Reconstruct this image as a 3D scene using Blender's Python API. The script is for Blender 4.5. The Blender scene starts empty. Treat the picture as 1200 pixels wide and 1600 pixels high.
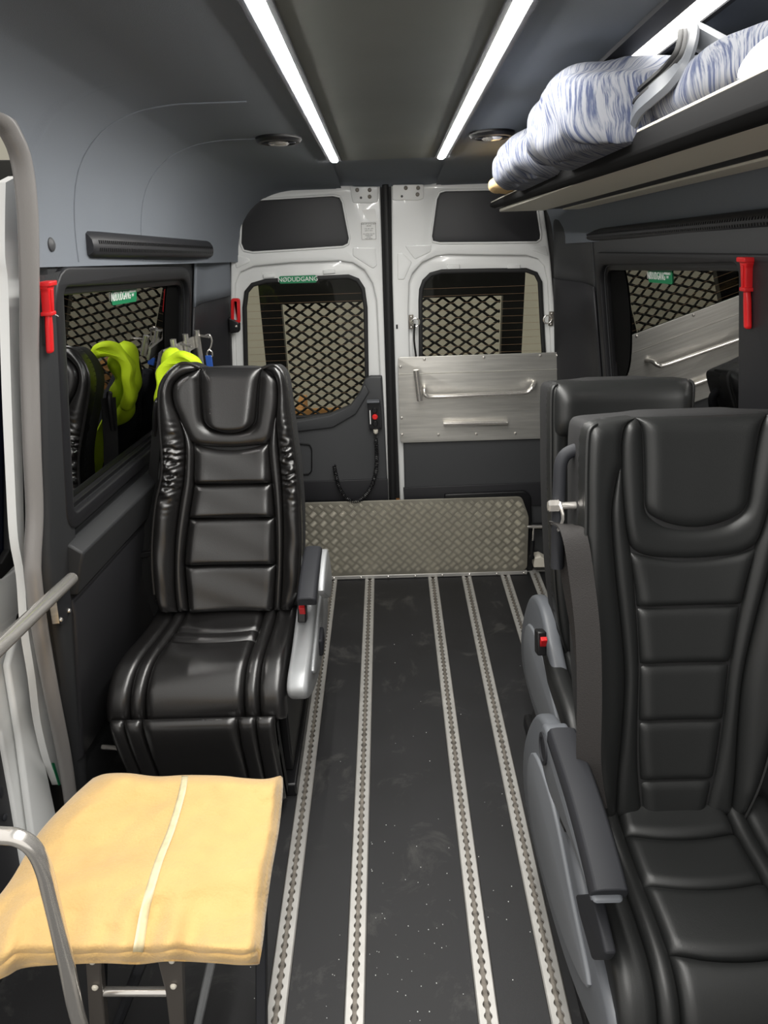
import bpy, bmesh, math, random
from mathutils import Vector, Matrix, noise
random.seed(7)
S = bpy.context.scene
COL = S.collection

# ------------------------------------------------------------------ camera
FPX = 1109.0
PITCH, ROLL, YAW, CAMH = 24.5, 2.0, -0.8, 1.75
_p, _r, _y = map(math.radians, (PITCH, ROLL, YAW))
_fw = Vector((math.sin(_y)*math.cos(_p), math.cos(_y)*math.cos(_p), -math.sin(_p)))
_rt = Vector((math.cos(_y), -math.sin(_y), 0)); _up = _rt.cross(_fw)
RT = _rt*math.cos(_r) - _up*math.sin(_r); UP = _up*math.cos(_r) + _rt*math.sin(_r); FW = _fw
CP = Vector((0, 0, CAMH))
cd = bpy.data.cameras.new('camera'); cam = bpy.data.objects.new('camera', cd); COL.objects.link(cam)
cd.sensor_fit = 'VERTICAL'; cd.sensor_height = 24.0; cd.lens = 24.0*FPX/1600.0
cd.clip_start = 0.02; cd.clip_end = 100
cam.matrix_world = Matrix(((RT.x, UP.x, -FW.x, 0), (RT.y, UP.y, -FW.y, 0), (RT.z, UP.z, -FW.z, CAMH), (0, 0, 0, 1)))
S.camera = cam
# ------------------------------------------------------------------ world, exposure
wd = bpy.data.worlds.new('world'); S.world = wd; wd.use_nodes = True
wd.node_tree.nodes['Background'].inputs[0].default_value = (1.0, 0.97, 0.925, 1)
WORLD_STRENGTH = 0.42
wd.node_tree.nodes['Background'].inputs[1].default_value = WORLD_STRENGTH
S.view_settings.view_transform = 'Standard'; S.view_settings.look = 'None'
S.view_settings.gamma = 1.0; S.view_settings.use_curve_mapping = False
S.view_settings.exposure = 1.3
STRIP_EMIT = 48.0

# ------------------------------------------------------------------ measuring helpers (a measured point on a known plane of the van)
def ray(x, y): return FW + RT*((x-600)/FPX) - UP*((y-800)/FPX)
def onP(x, y, n, d):
    r = ray(x, y); n = Vector(n); return CP + r*((d - n.dot(CP))/n.dot(r))
def pX(x, y, X): return onP(x, y, (1, 0, 0), X)
def pY(x, y, Y): return onP(x, y, (0, 1, 0), Y)
def pZ(x, y, Z): return onP(x, y, (0, 0, 1), Z)
WL0, WR0, LEAN = -0.74, 0.79, 0.17          # side walls: X at z 1.4 and their inward lean
def pL(x, y, off=0): return onP(x, y, (1, 0, -LEAN), WL0 - LEAN*1.4 + off)
def pR(x, y, off=0): return onP(x, y, (1, 0, LEAN), WR0 + LEAN*1.4 - off)
def XL(z): return WL0 - LEAN*(1.4-z)
def XR(z): return WR0 + LEAN*(1.4-z)
def zceil(Y): return 1.98 - 0.0926*(max(Y, 0.6)-1.1)

# ------------------------------------------------------------------ mesh helpers
def tag(o, label=None, cat=None, group=None, kind=None):
    if label: o['label'] = label
    if cat: o['category'] = cat
    if group: o['group'] = group
    if kind: o['kind'] = kind
    return o
def attach(o, parent):
    if parent is not None:
        o.parent = parent
        o.matrix_parent_inverse = Matrix.Translation(parent_world(parent)).inverted()
def parent_world(p):
    v = Vector(p.location)
    if p.parent is not None:
        pass   # parts keep location zero, so a part's world origin is its own (0,0,0)
    return v
def link(name, me, mat, parent=None, smooth=True, ang=35, bevel=0, seg=2, solid=0):
    o = bpy.data.objects.new(name, me); COL.objects.link(o)
    if mat is not None and not me.materials: me.materials.append(mat)
    if smooth:
        for p in me.polygons: p.use_smooth = True
        try: me.set_sharp_from_angle(angle=math.radians(ang))
        except Exception: pass
    if solid:
        m = o.modifiers.new('solid', 'SOLIDIFY'); m.thickness = solid; m.offset = -1
    if bevel:
        m = o.modifiers.new('bevel', 'BEVEL'); m.width = bevel; m.segments = seg; m.limit_method = 'ANGLE'; m.angle_limit = math.radians(40)
        m.harden_normals = False
    attach(o, parent)
    return o
def empty(name, loc):
    o = bpy.data.objects.new(name, None); COL.objects.link(o); o.location = loc; o.empty_display_size = 0.05
    return o
def again(o, delta, parent):
    c = o.copy(); COL.objects.link(c); c.parent = parent; c.location = Vector(o.location) + Vector(delta); return c

class MB:
    def __init__(s): s.v = []; s.f = []
    def add(s, vs, fs):
        n = len(s.v); s.v += [tuple(v) for v in vs]; s.f += [tuple(i+n for i in f) for f in fs]; return s
    def box(s, lo, hi):
        x0, y0, z0 = lo; x1, y1, z1 = hi
        return s.add([(x0,y0,z0),(x1,y0,z0),(x1,y1,z0),(x0,y1,z0),(x0,y0,z1),(x1,y0,z1),(x1,y1,z1),(x0,y1,z1)],
                     [(0,3,2,1),(4,5,6,7),(0,1,5,4),(1,2,6,5),(2,3,7,6),(3,0,4,7)])
    def obox(s, c, ax, ay, az):          # centre and three half axes
        c, ax, ay, az = map(Vector, (c, ax, ay, az)); vs = []
        for k in (-1, 1):
            for i, j in ((-1,-1),(1,-1),(1,1),(-1,1)): vs.append(c+ax*i+ay*j+az*k)
        return s.add(vs, [(0,3,2,1),(4,5,6,7),(0,1,5,4),(1,2,6,5),(2,3,7,6),(3,0,4,7)])
    def loft(s, rows, closed=False, capa=False, capb=False):
        n = len(rows[0]); vs = [p for r in rows for p in r]; fs = []
        for i in range(len(rows)-1):
            for j in range(n if closed else n-1):
                k = (j+1) % n
                fs.append((i*n+j, i*n+k, (i+1)*n+k, (i+1)*n+j))
        if capa: fs.append(tuple(range(n-1, -1, -1)))
        if capb: fs.append(tuple((len(rows)-1)*n+j for j in range(n)))
        return s.add(vs, fs)
    def tube(s, path, r, seg=10, closed=False, caps=True, flat=1.0):
        P = [Vector(p) for p in path]; n = len(P); rows = []; prev = None
        for i in range(n):
            if closed: t = (P[(i+1) % n]-P[i-1])
            else: t = P[min(i+1, n-1)]-P[max(i-1, 0)]
            t.normalize()
            if prev is None:
                a = Vector((0, 0, 1)) if abs(t.z) < .9 else Vector((0, 1, 0)); a = (a - t*a.dot(t)).normalized()
            else: a = (prev - t*prev.dot(t)).normalized()
            prev = a; b = t.cross(a); rr = r[i] if isinstance(r, (list, tuple)) else r
            rows.append([P[i] + a*(math.cos(2*math.pi*k/seg)*rr) + b*(math.sin(2*math.pi*k/seg)*rr*flat) for k in range(seg)])
        if closed: rows.append(rows[0])
        return s.loft(rows, True, caps and not closed, caps and not closed)
    def lathe(s, c, axis, prof, seg=20):    # prof: (radius, height along axis)
        c = Vector(c); t = Vector(axis).normalized()
        a = Vector((0, 0, 1)) if abs(t.z) < .9 else Vector((0, 1, 0)); a = (a - t*a.dot(t)).normalized(); b = t.cross(a)
        rows = [[c + t*h + (a*math.cos(2*math.pi*k/seg) + b*math.sin(2*math.pi*k/seg))*max(r, 1e-5) for k in range(seg)] for r, h in prof]
        return s.loft(rows, True, True, True)
    def prism(s, pts, d):                   # closed polygon of 3D points pushed along d
        d = Vector(d); n = len(pts); A = [Vector(p) for p in pts]; B = [p+d for p in A]
        return s.add(A+B, [tuple(range(n-1, -1, -1)), tuple(range(n, 2*n))] + [(i, (i+1) % n, n+(i+1) % n, n+i) for i in range(n)])
    def mesh(s, name='m'):
        me = bpy.data.meshes.new(name); me.from_pydata(s.v, [], s.f); me.update()
        bm = bmesh.new(); bm.from_mesh(me); bmesh.ops.recalc_face_normals(bm, faces=bm.faces); bm.to_mesh(me); bm.free()
        return me
    def ob(s, name, mat, parent=None, **k): return link(name, s.mesh(name), mat, parent, **k)

def smooth_path(pts, n=6, closed=False):
    P = [Vector(p) for p in pts]; out = []; m = len(P)
    for i in range(m if closed else m-1):
        p0 = P[(i-1) % m] if closed or i > 0 else P[i]
        p1, p2 = P[i], P[(i+1) % m]; p3 = P[(i+2) % m] if closed or i+2 < m else P[(i+1) % m]
        for k in range(n):
            t = k/n
            out.append(0.5*((2*p1)+(p2-p0)*t+(2*p0-5*p1+4*p2-p3)*t*t+(3*p1-p0-3*p2+p3)*t**3))
    if not closed: out.append(P[-1])
    return out
def rpoly(pts, rad, n=5):                   # polygon with rounded corners (2D)
    out = []; m = len(pts)
    for i in range(m):
        a, b, c = Vector(pts[i-1][:2]), Vector(pts[i][:2]), Vector(pts[(i+1) % m][:2])
        r = rad[i] if isinstance(rad, (list, tuple)) else rad
        u, v = (a-b), (c-b); lu, lv = u.length, v.length
        if r <= 0 or lu < 1e-6 or lv < 1e-6: out.append(b); continue
        u /= lu; v /= lv; k = min(r, lu*.48, lv*.48); p, q = b+u*k, b+v*k
        for j in range(n+1):
            t = j/n; out.append(p*(1-t)**2 + b*2*t*(1-t) + q*t*t)
    return [(p.x, p.y) for p in out]
def plate_mesh(outer, holes, thick, bevel, fmap):
    cu = bpy.data.curves.new('c', 'CURVE'); cu.dimensions = '2D'; cu.fill_mode = 'BOTH'
    for poly in [outer]+list(holes):
        sp = cu.splines.new('POLY'); sp.points.add(len(poly)-1); sp.use_cyclic_u = True
        for i, p in enumerate(poly): sp.points[i].co = (p[0], p[1], 0, 1)
    cu.extrude = max(thick/2-bevel, 1e-5); cu.bevel_depth = bevel; cu.bevel_resolution = 2; cu.offset = -bevel
    o = bpy.data.objects.new('c', cu)
    me = bpy.data.meshes.new_from_object(o); bpy.data.objects.remove(o); bpy.data.curves.remove(cu)
    for v in me.vertices: v.co = fmap(v.co.x, v.co.y, v.co.z)
    bm = bmesh.new(); bm.from_mesh(me); bmesh.ops.remove_doubles(bm, verts=bm.verts, dist=1e-5)
    bmesh.ops.recalc_face_normals(bm, faces=bm.faces); bm.to_mesh(me); bm.free()
    me.materials.clear()
    return me
def plate(name, outer, holes, thick, fmap, mat, parent=None, bevel=0.0, **k):
    return link(name, plate_mesh(outer, holes, thick, bevel, fmap), mat, parent, **k)
def text(name, body, size, fmap, mat, parent, align='CENTER', thick=0.0004, sx=1.0):
    cu = bpy.data.curves.new('t', 'FONT'); cu.body = body; cu.size = size; cu.align_x = align; cu.align_y = 'CENTER'; cu.extrude = thick; cu.resolution_u = 2
    o = bpy.data.objects.new('t', cu); COL.objects.link(o)
    bpy.context.view_layer.update()
    me = bpy.data.meshes.new_from_object(o.evaluated_get(bpy.context.evaluated_depsgraph_get()))
    bpy.data.objects.remove(o); bpy.data.curves.remove(cu)
    for v in me.vertices: v.co = fmap(v.co.x*sx, v.co.y, v.co.z)
    me.materials.clear()
    return link(name, me, mat, parent, smooth=False)

# ------------------------------------------------------------------ materials
def lin(c):
    return tuple((x/255/12.92 if x/255 <= .04045 else ((x/255+.055)/1.055)**2.4) for x in c)
def mat(name, rgb, rough=.5, metal=0., spec=.5, bump=0., bscale=200., var=0., vscale=8., coat=0., emit=0., sheen=0., stretch=None, aniso=0.):
    m = bpy.data.materials.new(name); m.use_nodes = True; nt = m.node_tree; b = nt.nodes['Principled BSDF']
    c = lin(rgb) + (1,)
    b.inputs['Base Color'].default_value = c; b.inputs['Roughness'].default_value = rough; b.inputs['Metallic'].default_value = metal
    b.inputs['Specular IOR Level'].default_value = spec; b.inputs['Coat Weight'].default_value = coat
    if sheen: b.inputs['Sheen Weight'].default_value = sheen; b.inputs['Sheen Roughness'].default_value = .5
    if emit: b.inputs['Emission Color'].default_value = c; b.inputs['Emission Strength'].default_value = emit
    if bump or var:
        tc = nt.nodes.new('ShaderNodeTexCoord'); mp = nt.nodes.new('ShaderNodeMapping'); nt.links.new(tc.outputs['Object'], mp.inputs[0])
        if stretch: mp.inputs['Scale'].default_value = stretch
    if bump:
        n = nt.nodes.new('ShaderNodeTexNoise'); n.inputs['Scale'].default_value = bscale; n.inputs['Detail'].default_value = 3
        bp = nt.nodes.new('ShaderNodeBump'); bp.inputs['Strength'].default_value = bump; bp.inputs['Distance'].default_value = .002
        nt.links.new(mp.outputs[0], n.inputs['Vector']); nt.links.new(n.outputs['Fac'], bp.inputs['Height']); nt.links.new(bp.outputs[0], b.inputs['Normal'])
    if var:
        n = nt.nodes.new('ShaderNodeTexNoise'); n.inputs['Scale'].default_value = vscale; n.inputs['Detail'].default_value = 5
        r = nt.nodes.new('ShaderNodeValToRGB'); r.color_ramp.elements[0].position = .3; r.color_ramp.elements[1].position = .7
        r.color_ramp.elements[0].color = tuple(x*(1-var) for x in c[:3])+(1,); r.color_ramp.elements[1].color = tuple(min(1, x*(1+var)) for x in c[:3])+(1,)
        nt.links.new(mp.outputs[0], n.inputs['Vector']); nt.links.new(n.outputs['Fac'], r.inputs[0]); nt.links.new(r.outputs[0], b.inputs['Base Color'])
        mr = nt.nodes.new('ShaderNodeMapRange'); mr.inputs[3].default_value = max(.02, rough*(1-var*.5)); mr.inputs[4].default_value = min(1, rough*(1+var*.5))
        nt.links.new(n.outputs['Fac'], mr.inputs[0]); nt.links.new(mr.outputs[0], b.inputs['Roughness'])
    return m
def glass(name, tint, refl, rough=0.0):
    m = bpy.data.materials.new(name); m.use_nodes = True; nt = m.node_tree; nt.nodes.clear()
    o = nt.nodes.new('ShaderNodeOutputMaterial'); mx = nt.nodes.new('ShaderNodeMixShader'); t = nt.nodes.new('ShaderNodeBsdfTransparent'); g = nt.nodes.new('ShaderNodeBsdfGlossy')
    t.inputs[0].default_value = tint + (1,); g.inputs['Roughness'].default_value = rough; g.inputs[0].default_value = (1, 1, 1, 1)
    lw = nt.nodes.new('ShaderNodeLayerWeight'); lw.inputs[0].default_value = refl
    nt.links.new(lw.outputs['Fresnel'], mx.inputs[0]); nt.links.new(t.outputs[0], mx.inputs[1]); nt.links.new(g.outputs[0], mx.inputs[2]); nt.links.new(mx.outputs[0], o.inputs[0])
    return m
M = dict(
    vinyl=mat('floor vinyl', (29,29,31), .55, bump=.25, bscale=900, var=.22, vscale=5),
    alu=mat('rail aluminium', (184,182,178), .45, .45, var=.08, vscale=20),
    alud=mat('dirty aluminium', (126,120,112), .55, .5, var=.35, vscale=60),
    tread=mat('tread plate', (150,146,134), .45, .55, var=.1, vscale=12),
    wire=mat('heating wire', (120,96,70), .6),
    treadb=mat('worn tread bars', (220,215,200), .3, .6),
    steel=mat('brushed steel', (214,212,206), .36, .75, var=.12, vscale=6, bump=.12, bscale=60, stretch=(1,1,18)),
    chrome=mat('polished steel', (226,222,216), .2, .78),
    white=mat('white paint', (226,227,226), .22, coat=.4),
    liner=mat('headliner felt', (120,125,132), .95, spec=.15, bump=.2, bscale=700),
    panelc=mat('ceiling centre panel', (116,119,116), .72, spec=.3, var=.10, vscale=3),
    trim=mat('dark trim plastic', (62,63,65), .55, bump=.1, bscale=600),
    trimd=mat('black trim plastic', (38,38,41), .5, bump=.1, bscale=600),
    trimw=mat('wall trim plastic', (40,41,43), .6, bump=.1, bscale=600),
    lip=mat('matt shelf edge', (19,19,20), .9, spec=.2),
    legm=mat('stool metal', (96,91,86), .4, .35),
    frame=mat('window frame plastic', (27,27,30), .5),
    black=mat('black plastic', (20,20,22), .4),
    rubber=mat('grey rubber', (128,125,123), .3, bump=.15, bscale=300),
    brubber=mat('black rubber', (24,24,25), .6),
    leatherL=mat('glossy black leather', (24,23,23), .30, bump=.14, bscale=420, spec=.95),
    leatherR=mat('matt black leather', (29,30,30), .44, bump=.12, bscale=420, spec=.62),
    fabricB=mat('black shell fabric', (26,26,27), .8, bump=.2, bscale=600),
    pgrey=mat('grey plastic', (96,99,104), .45),
    pgreyd=mat('dark grey plastic', (38,39,43), .62, spec=.3),
    silver=mat('silver plastic', (168,170,172), .36, .25),
    belt=mat('seat belt webbing', (33,30,29), .75, bump=.5, bscale=500),
    red=mat('red plastic', (205,30,34), .38),
    redb=mat('red button', (225,40,40), .4),
    yellow=mat('fleece blanket', (216,179,119), .95, spec=.1, sheen=.3, bump=.9, bscale=150, var=.05, vscale=14),
    tape=mat('reflective tape', (222,208,170), .5, var=.12, vscale=60),
    hivis=mat('fluorescent cloth', (196,226,20), .75, bump=.2, bscale=120),
    navy=mat('navy cloth', (14,16,26), .85),
    cream=mat('cream shelf underside', (226,222,208), .5),
    ivory=mat('off white plastic', (222,216,202), .5),
    paper=mat('white paper', (236,236,234), .8),
    ink=mat('black ink', (40,40,40), .8),
    green=mat('green sticker', (24,128,84), .5),
    blue=mat('blue strap', (44,90,180), .6),
    wall=mat('garage wall', (192,189,174), .85, var=.05, vscale=2),
    gfloor=mat('garage floor', (110,108,104), .8, var=.2, vscale=3),
    wood=mat('wooden pallet', (190,140,84), .7, var=.15, vscale=9),
    body=mat('body grey', (86,88,90), .5),
    led=mat('lamp diffuser', (255,253,248), .5, emit=STRIP_EMIT),
    led2=mat('broad lamp diffuser', (255,253,248), .5, emit=2.6),
    matt=mat('matt black oval', (9,9,9), .9, spec=.1),
    relief=mat('light grey plastic', (118,121,126), .45),
    glassS=glass('dark side glass', (.03,.033,.033), .85),
    glassR=glass('rear window glass', (.78,.78,.74), .15),
    navyglass=mat('navy tinted glass', (6,12,34), .06, spec=.6),
    peach=mat('peach cloth', (232,196,140), .9),
    sticker=mat('clear sticker', (240,240,238), .3),
)
def striped():
    m = bpy.data.materials.new('striped bedding'); m.use_nodes = True; nt = m.node_tree; b = nt.nodes['Principled BSDF']; b.inputs['Roughness'].default_value = .9
    b.inputs['Specular IOR Level'].default_value = .15
    at = nt.nodes.new('ShaderNodeAttribute'); at.attribute_name = 'uvw'
    mp = nt.nodes.new('ShaderNodeMapping'); mp.inputs['Scale'].default_value = (240, 12, 1)
    n = nt.nodes.new('ShaderNodeTexNoise'); n.inputs['Scale'].default_value = 1; n.inputs['Detail'].default_value = 4; n.inputs['Roughness'].default_value = .62
    r = nt.nodes.new('ShaderNodeValToRGB'); e = r.color_ramp.elements
    e[0].position = .40; e[0].color = lin((66, 73, 96))+(1,); e[1].position = .55; e[1].color = lin((128, 130, 136))+(1,)
    nt.links.new(at.outputs['Vector'], mp.inputs[0]); nt.links.new(mp.outputs[0], n.inputs['Vector']); nt.links.new(n.outputs['Fac'], r.inputs[0]); nt.links.new(r.outputs[0], b.inputs['Base Color'])
    return m
M['bed'] = striped()
def dusty():                                  # faint scuffs and dust on the vinyl
    nt = M['vinyl'].node_tree; b = nt.nodes['Principled BSDF']
    src = b.inputs['Base Color'].links[0].from_socket
    tc = nt.nodes.new('ShaderNodeTexCoord'); n = nt.nodes.new('ShaderNodeTexNoise'); n.inputs['Scale'].default_value = 5.5; n.inputs['Detail'].default_value = 9; n.inputs['Roughness'].default_value = .7; n.inputs['Distortion'].default_value = .6
    r = nt.nodes.new('ShaderNodeValToRGB'); r.color_ramp.elements[0].position = .56; r.color_ramp.elements[0].color = (0, 0, 0, 1); r.color_ramp.elements[1].position = .74; r.color_ramp.elements[1].color = (.16, .16, .16, 1)
    mx = nt.nodes.new('ShaderNodeMix'); mx.data_type = 'RGBA'; mx.inputs[7].default_value = lin((150, 148, 142))+(1,)
    nt.links.new(tc.outputs['Object'], n.inputs['Vector']); nt.links.new(n.outputs['Fac'], r.inputs[0]); nt.links.new(r.outputs[0], mx.inputs[0]); nt.links.new(src, mx.inputs[6]); nt.links.new(mx.outputs[2], b.inputs['Base Color'])
dusty()

# ================================================================== STRUCTURE
RAILX = [-0.308, -0.124, 0.186, 0.352, 0.543, 0.690]
RW = 0.025                                     # half width of a rail
FY0, FY1 = -1.0, 3.075
mb = MB(); xs = [-1.0]
for x in RAILX: xs += [x-RW, x+RW]
xs.append(1.05)
for i in range(0, len(xs), 2): mb.box((xs[i], FY0, -.03), (xs[i+1], FY1, 0))
mb.box((-1.0, FY0, -.05), (1.05, FY1, -.03))
tag(mb.ob('floor', M['vinyl'], smooth=False), 'black vinyl floor between the aluminium rails', kind='structure')
mb = MB(); mb.box((-.98, 3.075, -.05), (1.02, 3.16, .006))
tag(mb.ob('trim_1', M['alu'], bevel=.003), 'aluminium sill strip across the rear of the floor', kind='structure')

def rail_mesh():
    mb = MB(); pitch = .0254; R, neck = .0098, .0050; n = 10; y0, y1 = -.35, 3.074
    ys = []; y = y0
    cnt = int((y1-y0)/pitch*n)
    ys = [y0+(y1-y0)*i/cnt for i in range(cnt+1)]
    for sgn in (-1, 1):
        rows = []
        for y in ys:
            d = ((y-y0) % pitch)-pitch/2
            g = max(neck, math.sqrt(max(R*R-d*d, 0)))
            rows.append([(sgn*.0235, y, 0.0), (sgn*.0205, y, .0035), (sgn*g, y, .0035), (sgn*g, y, -.004)])
        mb.loft(rows)
    mb.add([(-.0248, y0, -.0005), (.0248, y0, -.0005), (.0248, y1, -.0005), (-.0248, y1, -.0005)][:0], [])
    return mb.mesh('rail')
def chan_mesh():
    return MB().loft([[(-.0245, y, .0), (-.0245, y, -.009), (.0245, y, -.009), (.0245, y, 0)] for y in (-.35, 3.074)]).mesh('channel')
rm, cm = rail_mesh(), chan_mesh()
which = ['first floor rail, next to the glossy leather seat', 'second floor rail counted from the glossy leather seat',
         'third floor rail, just past the wide middle strip of floor', 'fourth floor rail, running past the grey armrest',
         'fifth floor rail, running up to the grey armrest from behind', 'sixth floor rail, mostly hidden by the matt black seats']
for i, x in enumerate(RAILX):
    e = empty('floor_rail', (x, 0, 0)); tag(e, 'aluminium ' + which[i], 'rail', 'slotted aluminium floor rails')
    for nm, me, mt in (('slotted_flange', rm, M['alu']), ('channel', cm, M['alud'])):
        o = bpy.data.objects.new(nm, me); COL.objects.link(o); o.parent = e
        if not me.materials: me.materials.append(mt)
        if nm == 'slotted_flange': 
            for p in me.polygons: p.use_smooth = False

# ---- ceiling and upper side walls (felt liner)
def clip_profile(pr, zb, n=22):
    out = [pr[0]]
    for (x0, z0), (x1, z1) in zip(pr, pr[1:]):
        if z1 >= zb: out.append((x1, z1))
        else:
            k = (z0-zb)/max(1e-6, z0-z1); out.append((x0+(x1-x0)*k, zb)); break
    P = [Vector((a, b)) for a, b in out]; L = [0.0]
    for a, b in zip(P, P[1:]): L.append(L[-1]+(b-a).length)
    res = []; k = 0
    for m in range(n+1):
        d = L[-1]*m/n
        while k < len(L)-2 and L[k+1] < d: k += 1
        sg = L[k+1]-L[k]; res.append(P[k].lerp(P[k+1], (d-L[k])/sg if sg > 1e-9 else 0))
    return res
def liner_profile(Y, wx, flat0):
    zc = zceil(Y); w = wx
    if Y > 2.45: k = (Y-2.45)/.67; w = wx-.075*k*k; zc = zc-.035*k*k
    pr = [(flat0, zc), (w-.27, zc), (w-.19, zc-.010), (w-.12, zc-.036), (w-.07, zc-.075), (w-.035, zc-.125), (w-.012, zc-.20), (w, zc-.30), (w+.01, 1.40)]
    sm = [(p.x, p.y) for p in smooth_path([Vector((a, b, 0)) for a, b in pr[1:]], 5)]
    return [pr[0]]+sm
def ceil_side(sgn, wx, ys, zbot, name, m, flat0=.19, cx=.02, label=None):
    rows = []
    for Y in ys: rows.append([(cx+sgn*p.x, Y, p.y) for p in clip_profile(liner_profile(Y, wx, flat0), zbot(Y))])
    return tag(MB().loft(rows).ob(name, m, ang=60), label, kind='structure')
def pliner(x, y):
    X = -.66
    for _ in range(12):
        p = pX(x, y, X); pr = liner_profile(p.y, .716, .19); zz = max(min(p.z, pr[0][1]-.001), 1.45); X2 = X
        for (a, b), (c, d) in zip(pr, pr[1:]):
            if d <= zz <= b and b > d: X2 = .02-(a+(c-a)*(b-zz)/(b-d)); break
        X = X*.4+X2*.6
    return pX(x, y, X)
LB = sorted([(p.y, p.z) for p in [pliner(*q) for q in ((-75, 130), (-40, 148), (-4, 172), (17, 198), (34, 238), (47, 300), (51, 360), (52, 400), (53, 415))]])
LB = [(-9, LB[0][1])]+LB
def lbot(Y):
    for (a, b), (c, d) in zip(LB, LB[1:]):
        if a <= Y <= c: return b+(d-b)*(Y-a)/max(1e-6, c-a)
    return min(LB[-1][1], 1.628)-.085*(Y-LB[-1][0])
ysr = [1.53+(3.13-1.53)*i/24 for i in range(25)]
yle = LB[-1][0]; ysr = [yle+.004+(3.13-yle-.004)*i/26 for i in range(27)]
ceil_side(-1, .716, [-1+.2*i for i in range(11)]+[LB[1][0]+(yle-LB[1][0])*i/40 for i in range(41)]+ysr, lbot, 'ceiling', M['liner'], label='grey felt ceiling curving down to the wall above the jackets')
ceil_side(1, .76, [-1+.2*i for i in range(13)]+ysr, lambda Y: 1.66-.085*(Y-1.45) if Y > .5 else 1.74, 'ceiling', M['liner'], label='dark felt ceiling over the luggage shelf')
# centre panel, slightly lower, between the lamp strips
mb = MB(); rows = []
for Y in [-1+.2*i for i in range(18)]+[2.6]:
    z = zceil(Y)-.004; rows.append([(-.142, Y, z), (.172, Y, z)])
mb.loft(rows)
tag(mb.ob('ceiling', M['panelc']), 'smooth centre ceiling panel between the lamp strips', kind='structure')
# strip of liner beyond the centre panel and the header over the doors
mb = MB(); rows = []
prof = [(2.58, .0), (2.72, -.012), (2.86, -.028), (2.98, -.045), (3.06, -.055), (3.10, -.062)]
for i in range(17):
    x = -.20+.44*i/16
    rows.append([(x, Y, 1.8432+dz-.0*Y) for Y, dz in prof]+[(x, 3.125, 1.768), (x, 3.14, 1.755)])
mb.loft(rows)
tag(mb.ob('trim_2', M['liner'], ang=50), 'grey felt header above the rear doors', kind='structure')
mb = MB()
for sgn, X0, X1 in ((-1, -.19, -.645), (1, .23, .705)):
    rows = []
    for i in range(13):
        k = i/12; x = X0+(X1-X0)*k; sag = .045*max(0, (k-.45)/.55)**2
        rows.append([(x, 2.80, 1.842-.012-sag*.3), (x, 2.98, 1.80-sag*.7), (x, 3.06, 1.784-sag), (x, 3.11, 1.770-sag), (x, 3.135, 1.75-sag)])
    mb.loft(rows)
tag(mb.ob('trim_3', M['liner'], ang=60), 'felt return curving down beside the door header', kind='structure')

# ---- side walls with window openings
def yz(p): return (p.y, p.z)
lwin_px = [(93, 452), (284, 440), (287, 470), (236, 716), (99, 806)]
LW = [yz(pL(*p)) for p in [(90, 452), (290, 438)]]; LWb = [yz(pL(*p)) for p in [(98, 812)]]
zt0, zt1 = LW[0][1], LW[1][1]; yl0, yl1 = LW[0][0], LW[1][0]; zb0 = LWb[0][1]
LHOLE = rpoly([(yl0, zb0), (yl1, zb0-.085*(yl1-yl0)), (yl1, zt1), (yl0, zt0)], [.03, .06, .09, .03])
fL = lambda off: (lambda u, v, w: Vector((XL(v)+off+w, u, v)))
fR = lambda off: (lambda u, v, w: Vector((XR(v)-off-w, u, v)))
wl = [(1.555, .0), (2.95, .0), (2.95, 1.52), (1.555, 1.64)]
tag(plate('wall_left', wl, [LHOLE], .02, fL(-.012), M['trimw']), 'dark lower side wall around the window behind the glossy seat', kind='structure')
rw0, rw1 = yz(pR(942, 416)), yz(pR(1163, 413))
yr1, yr0 = rw0[0], rw1[0]; rzt1, rzt0 = rw0[1], rw1[1]; rzb = rzt0-.56
RHOLE = rpoly([(yr0, rzb), (yr1, rzb-.08*(yr1-yr0)), (yr1, rzt1), (yr0, rzt0)], [.03, .05, .07, .03])
wr = [(-1.0, .0), (2.95, .0), (2.95, 1.54), (-1.0, 1.86)]
tag(plate('wall_right', wr, [RHOLE], .02, fR(-.012), M['trim']), 'dark lower side wall around the window behind the matt seats', kind='structure')
def grow(poly, d):
    c = Vector((sum(p[0] for p in poly)/len(poly), sum(p[1] for p in poly)/len(poly))); out = []
    n = len(poly)
    for i in range(n):
        a, b = Vector(poly[i-1]), Vector(poly[(i+1) % n]); t = (b-a); nrm = Vector((t.y, -t.x))
        if nrm.length < 1e-9: nrm = Vector(poly[i])-c
        nrm.normalize()
        if nrm.dot(Vector(poly[i])-c) < 0: nrm = -nrm
        p = Vector(poly[i])+nrm*d; out.append((p.x, p.y))
    return out
def side_window(name, hole, f, lab, outer=None):
    o = plate(name, outer or grow(hole, .045), [grow(hole, .004)], .022, f(.004), M['frame'], bevel=.006); tag(o, lab, kind='structure')
    plate('inner_rebate', grow(hole, .008), [grow(hole, -.014)], .02, f(-.014), M['black'], o, bevel=.003)
    plate('pane', grow(hole, .006), [], .006, f(-.026), M['glassS'], o, smooth=False)
    return o
w1 = side_window('window_1', LHOLE, fL, 'dark side window mirroring the rear door and jackets')
w2 = side_window('window_2', RHOLE, fR, 'side window mirroring the steel plate of the rear door', rpoly([(yr0-.45, rzb-.04), (yr1+.05, rzb-.08*(yr1-yr0)-.045), (yr1+.05, rzt1+.045), (yr0-.45, rzt0+.055)], [.02, .05, .06, .02]))
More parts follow.
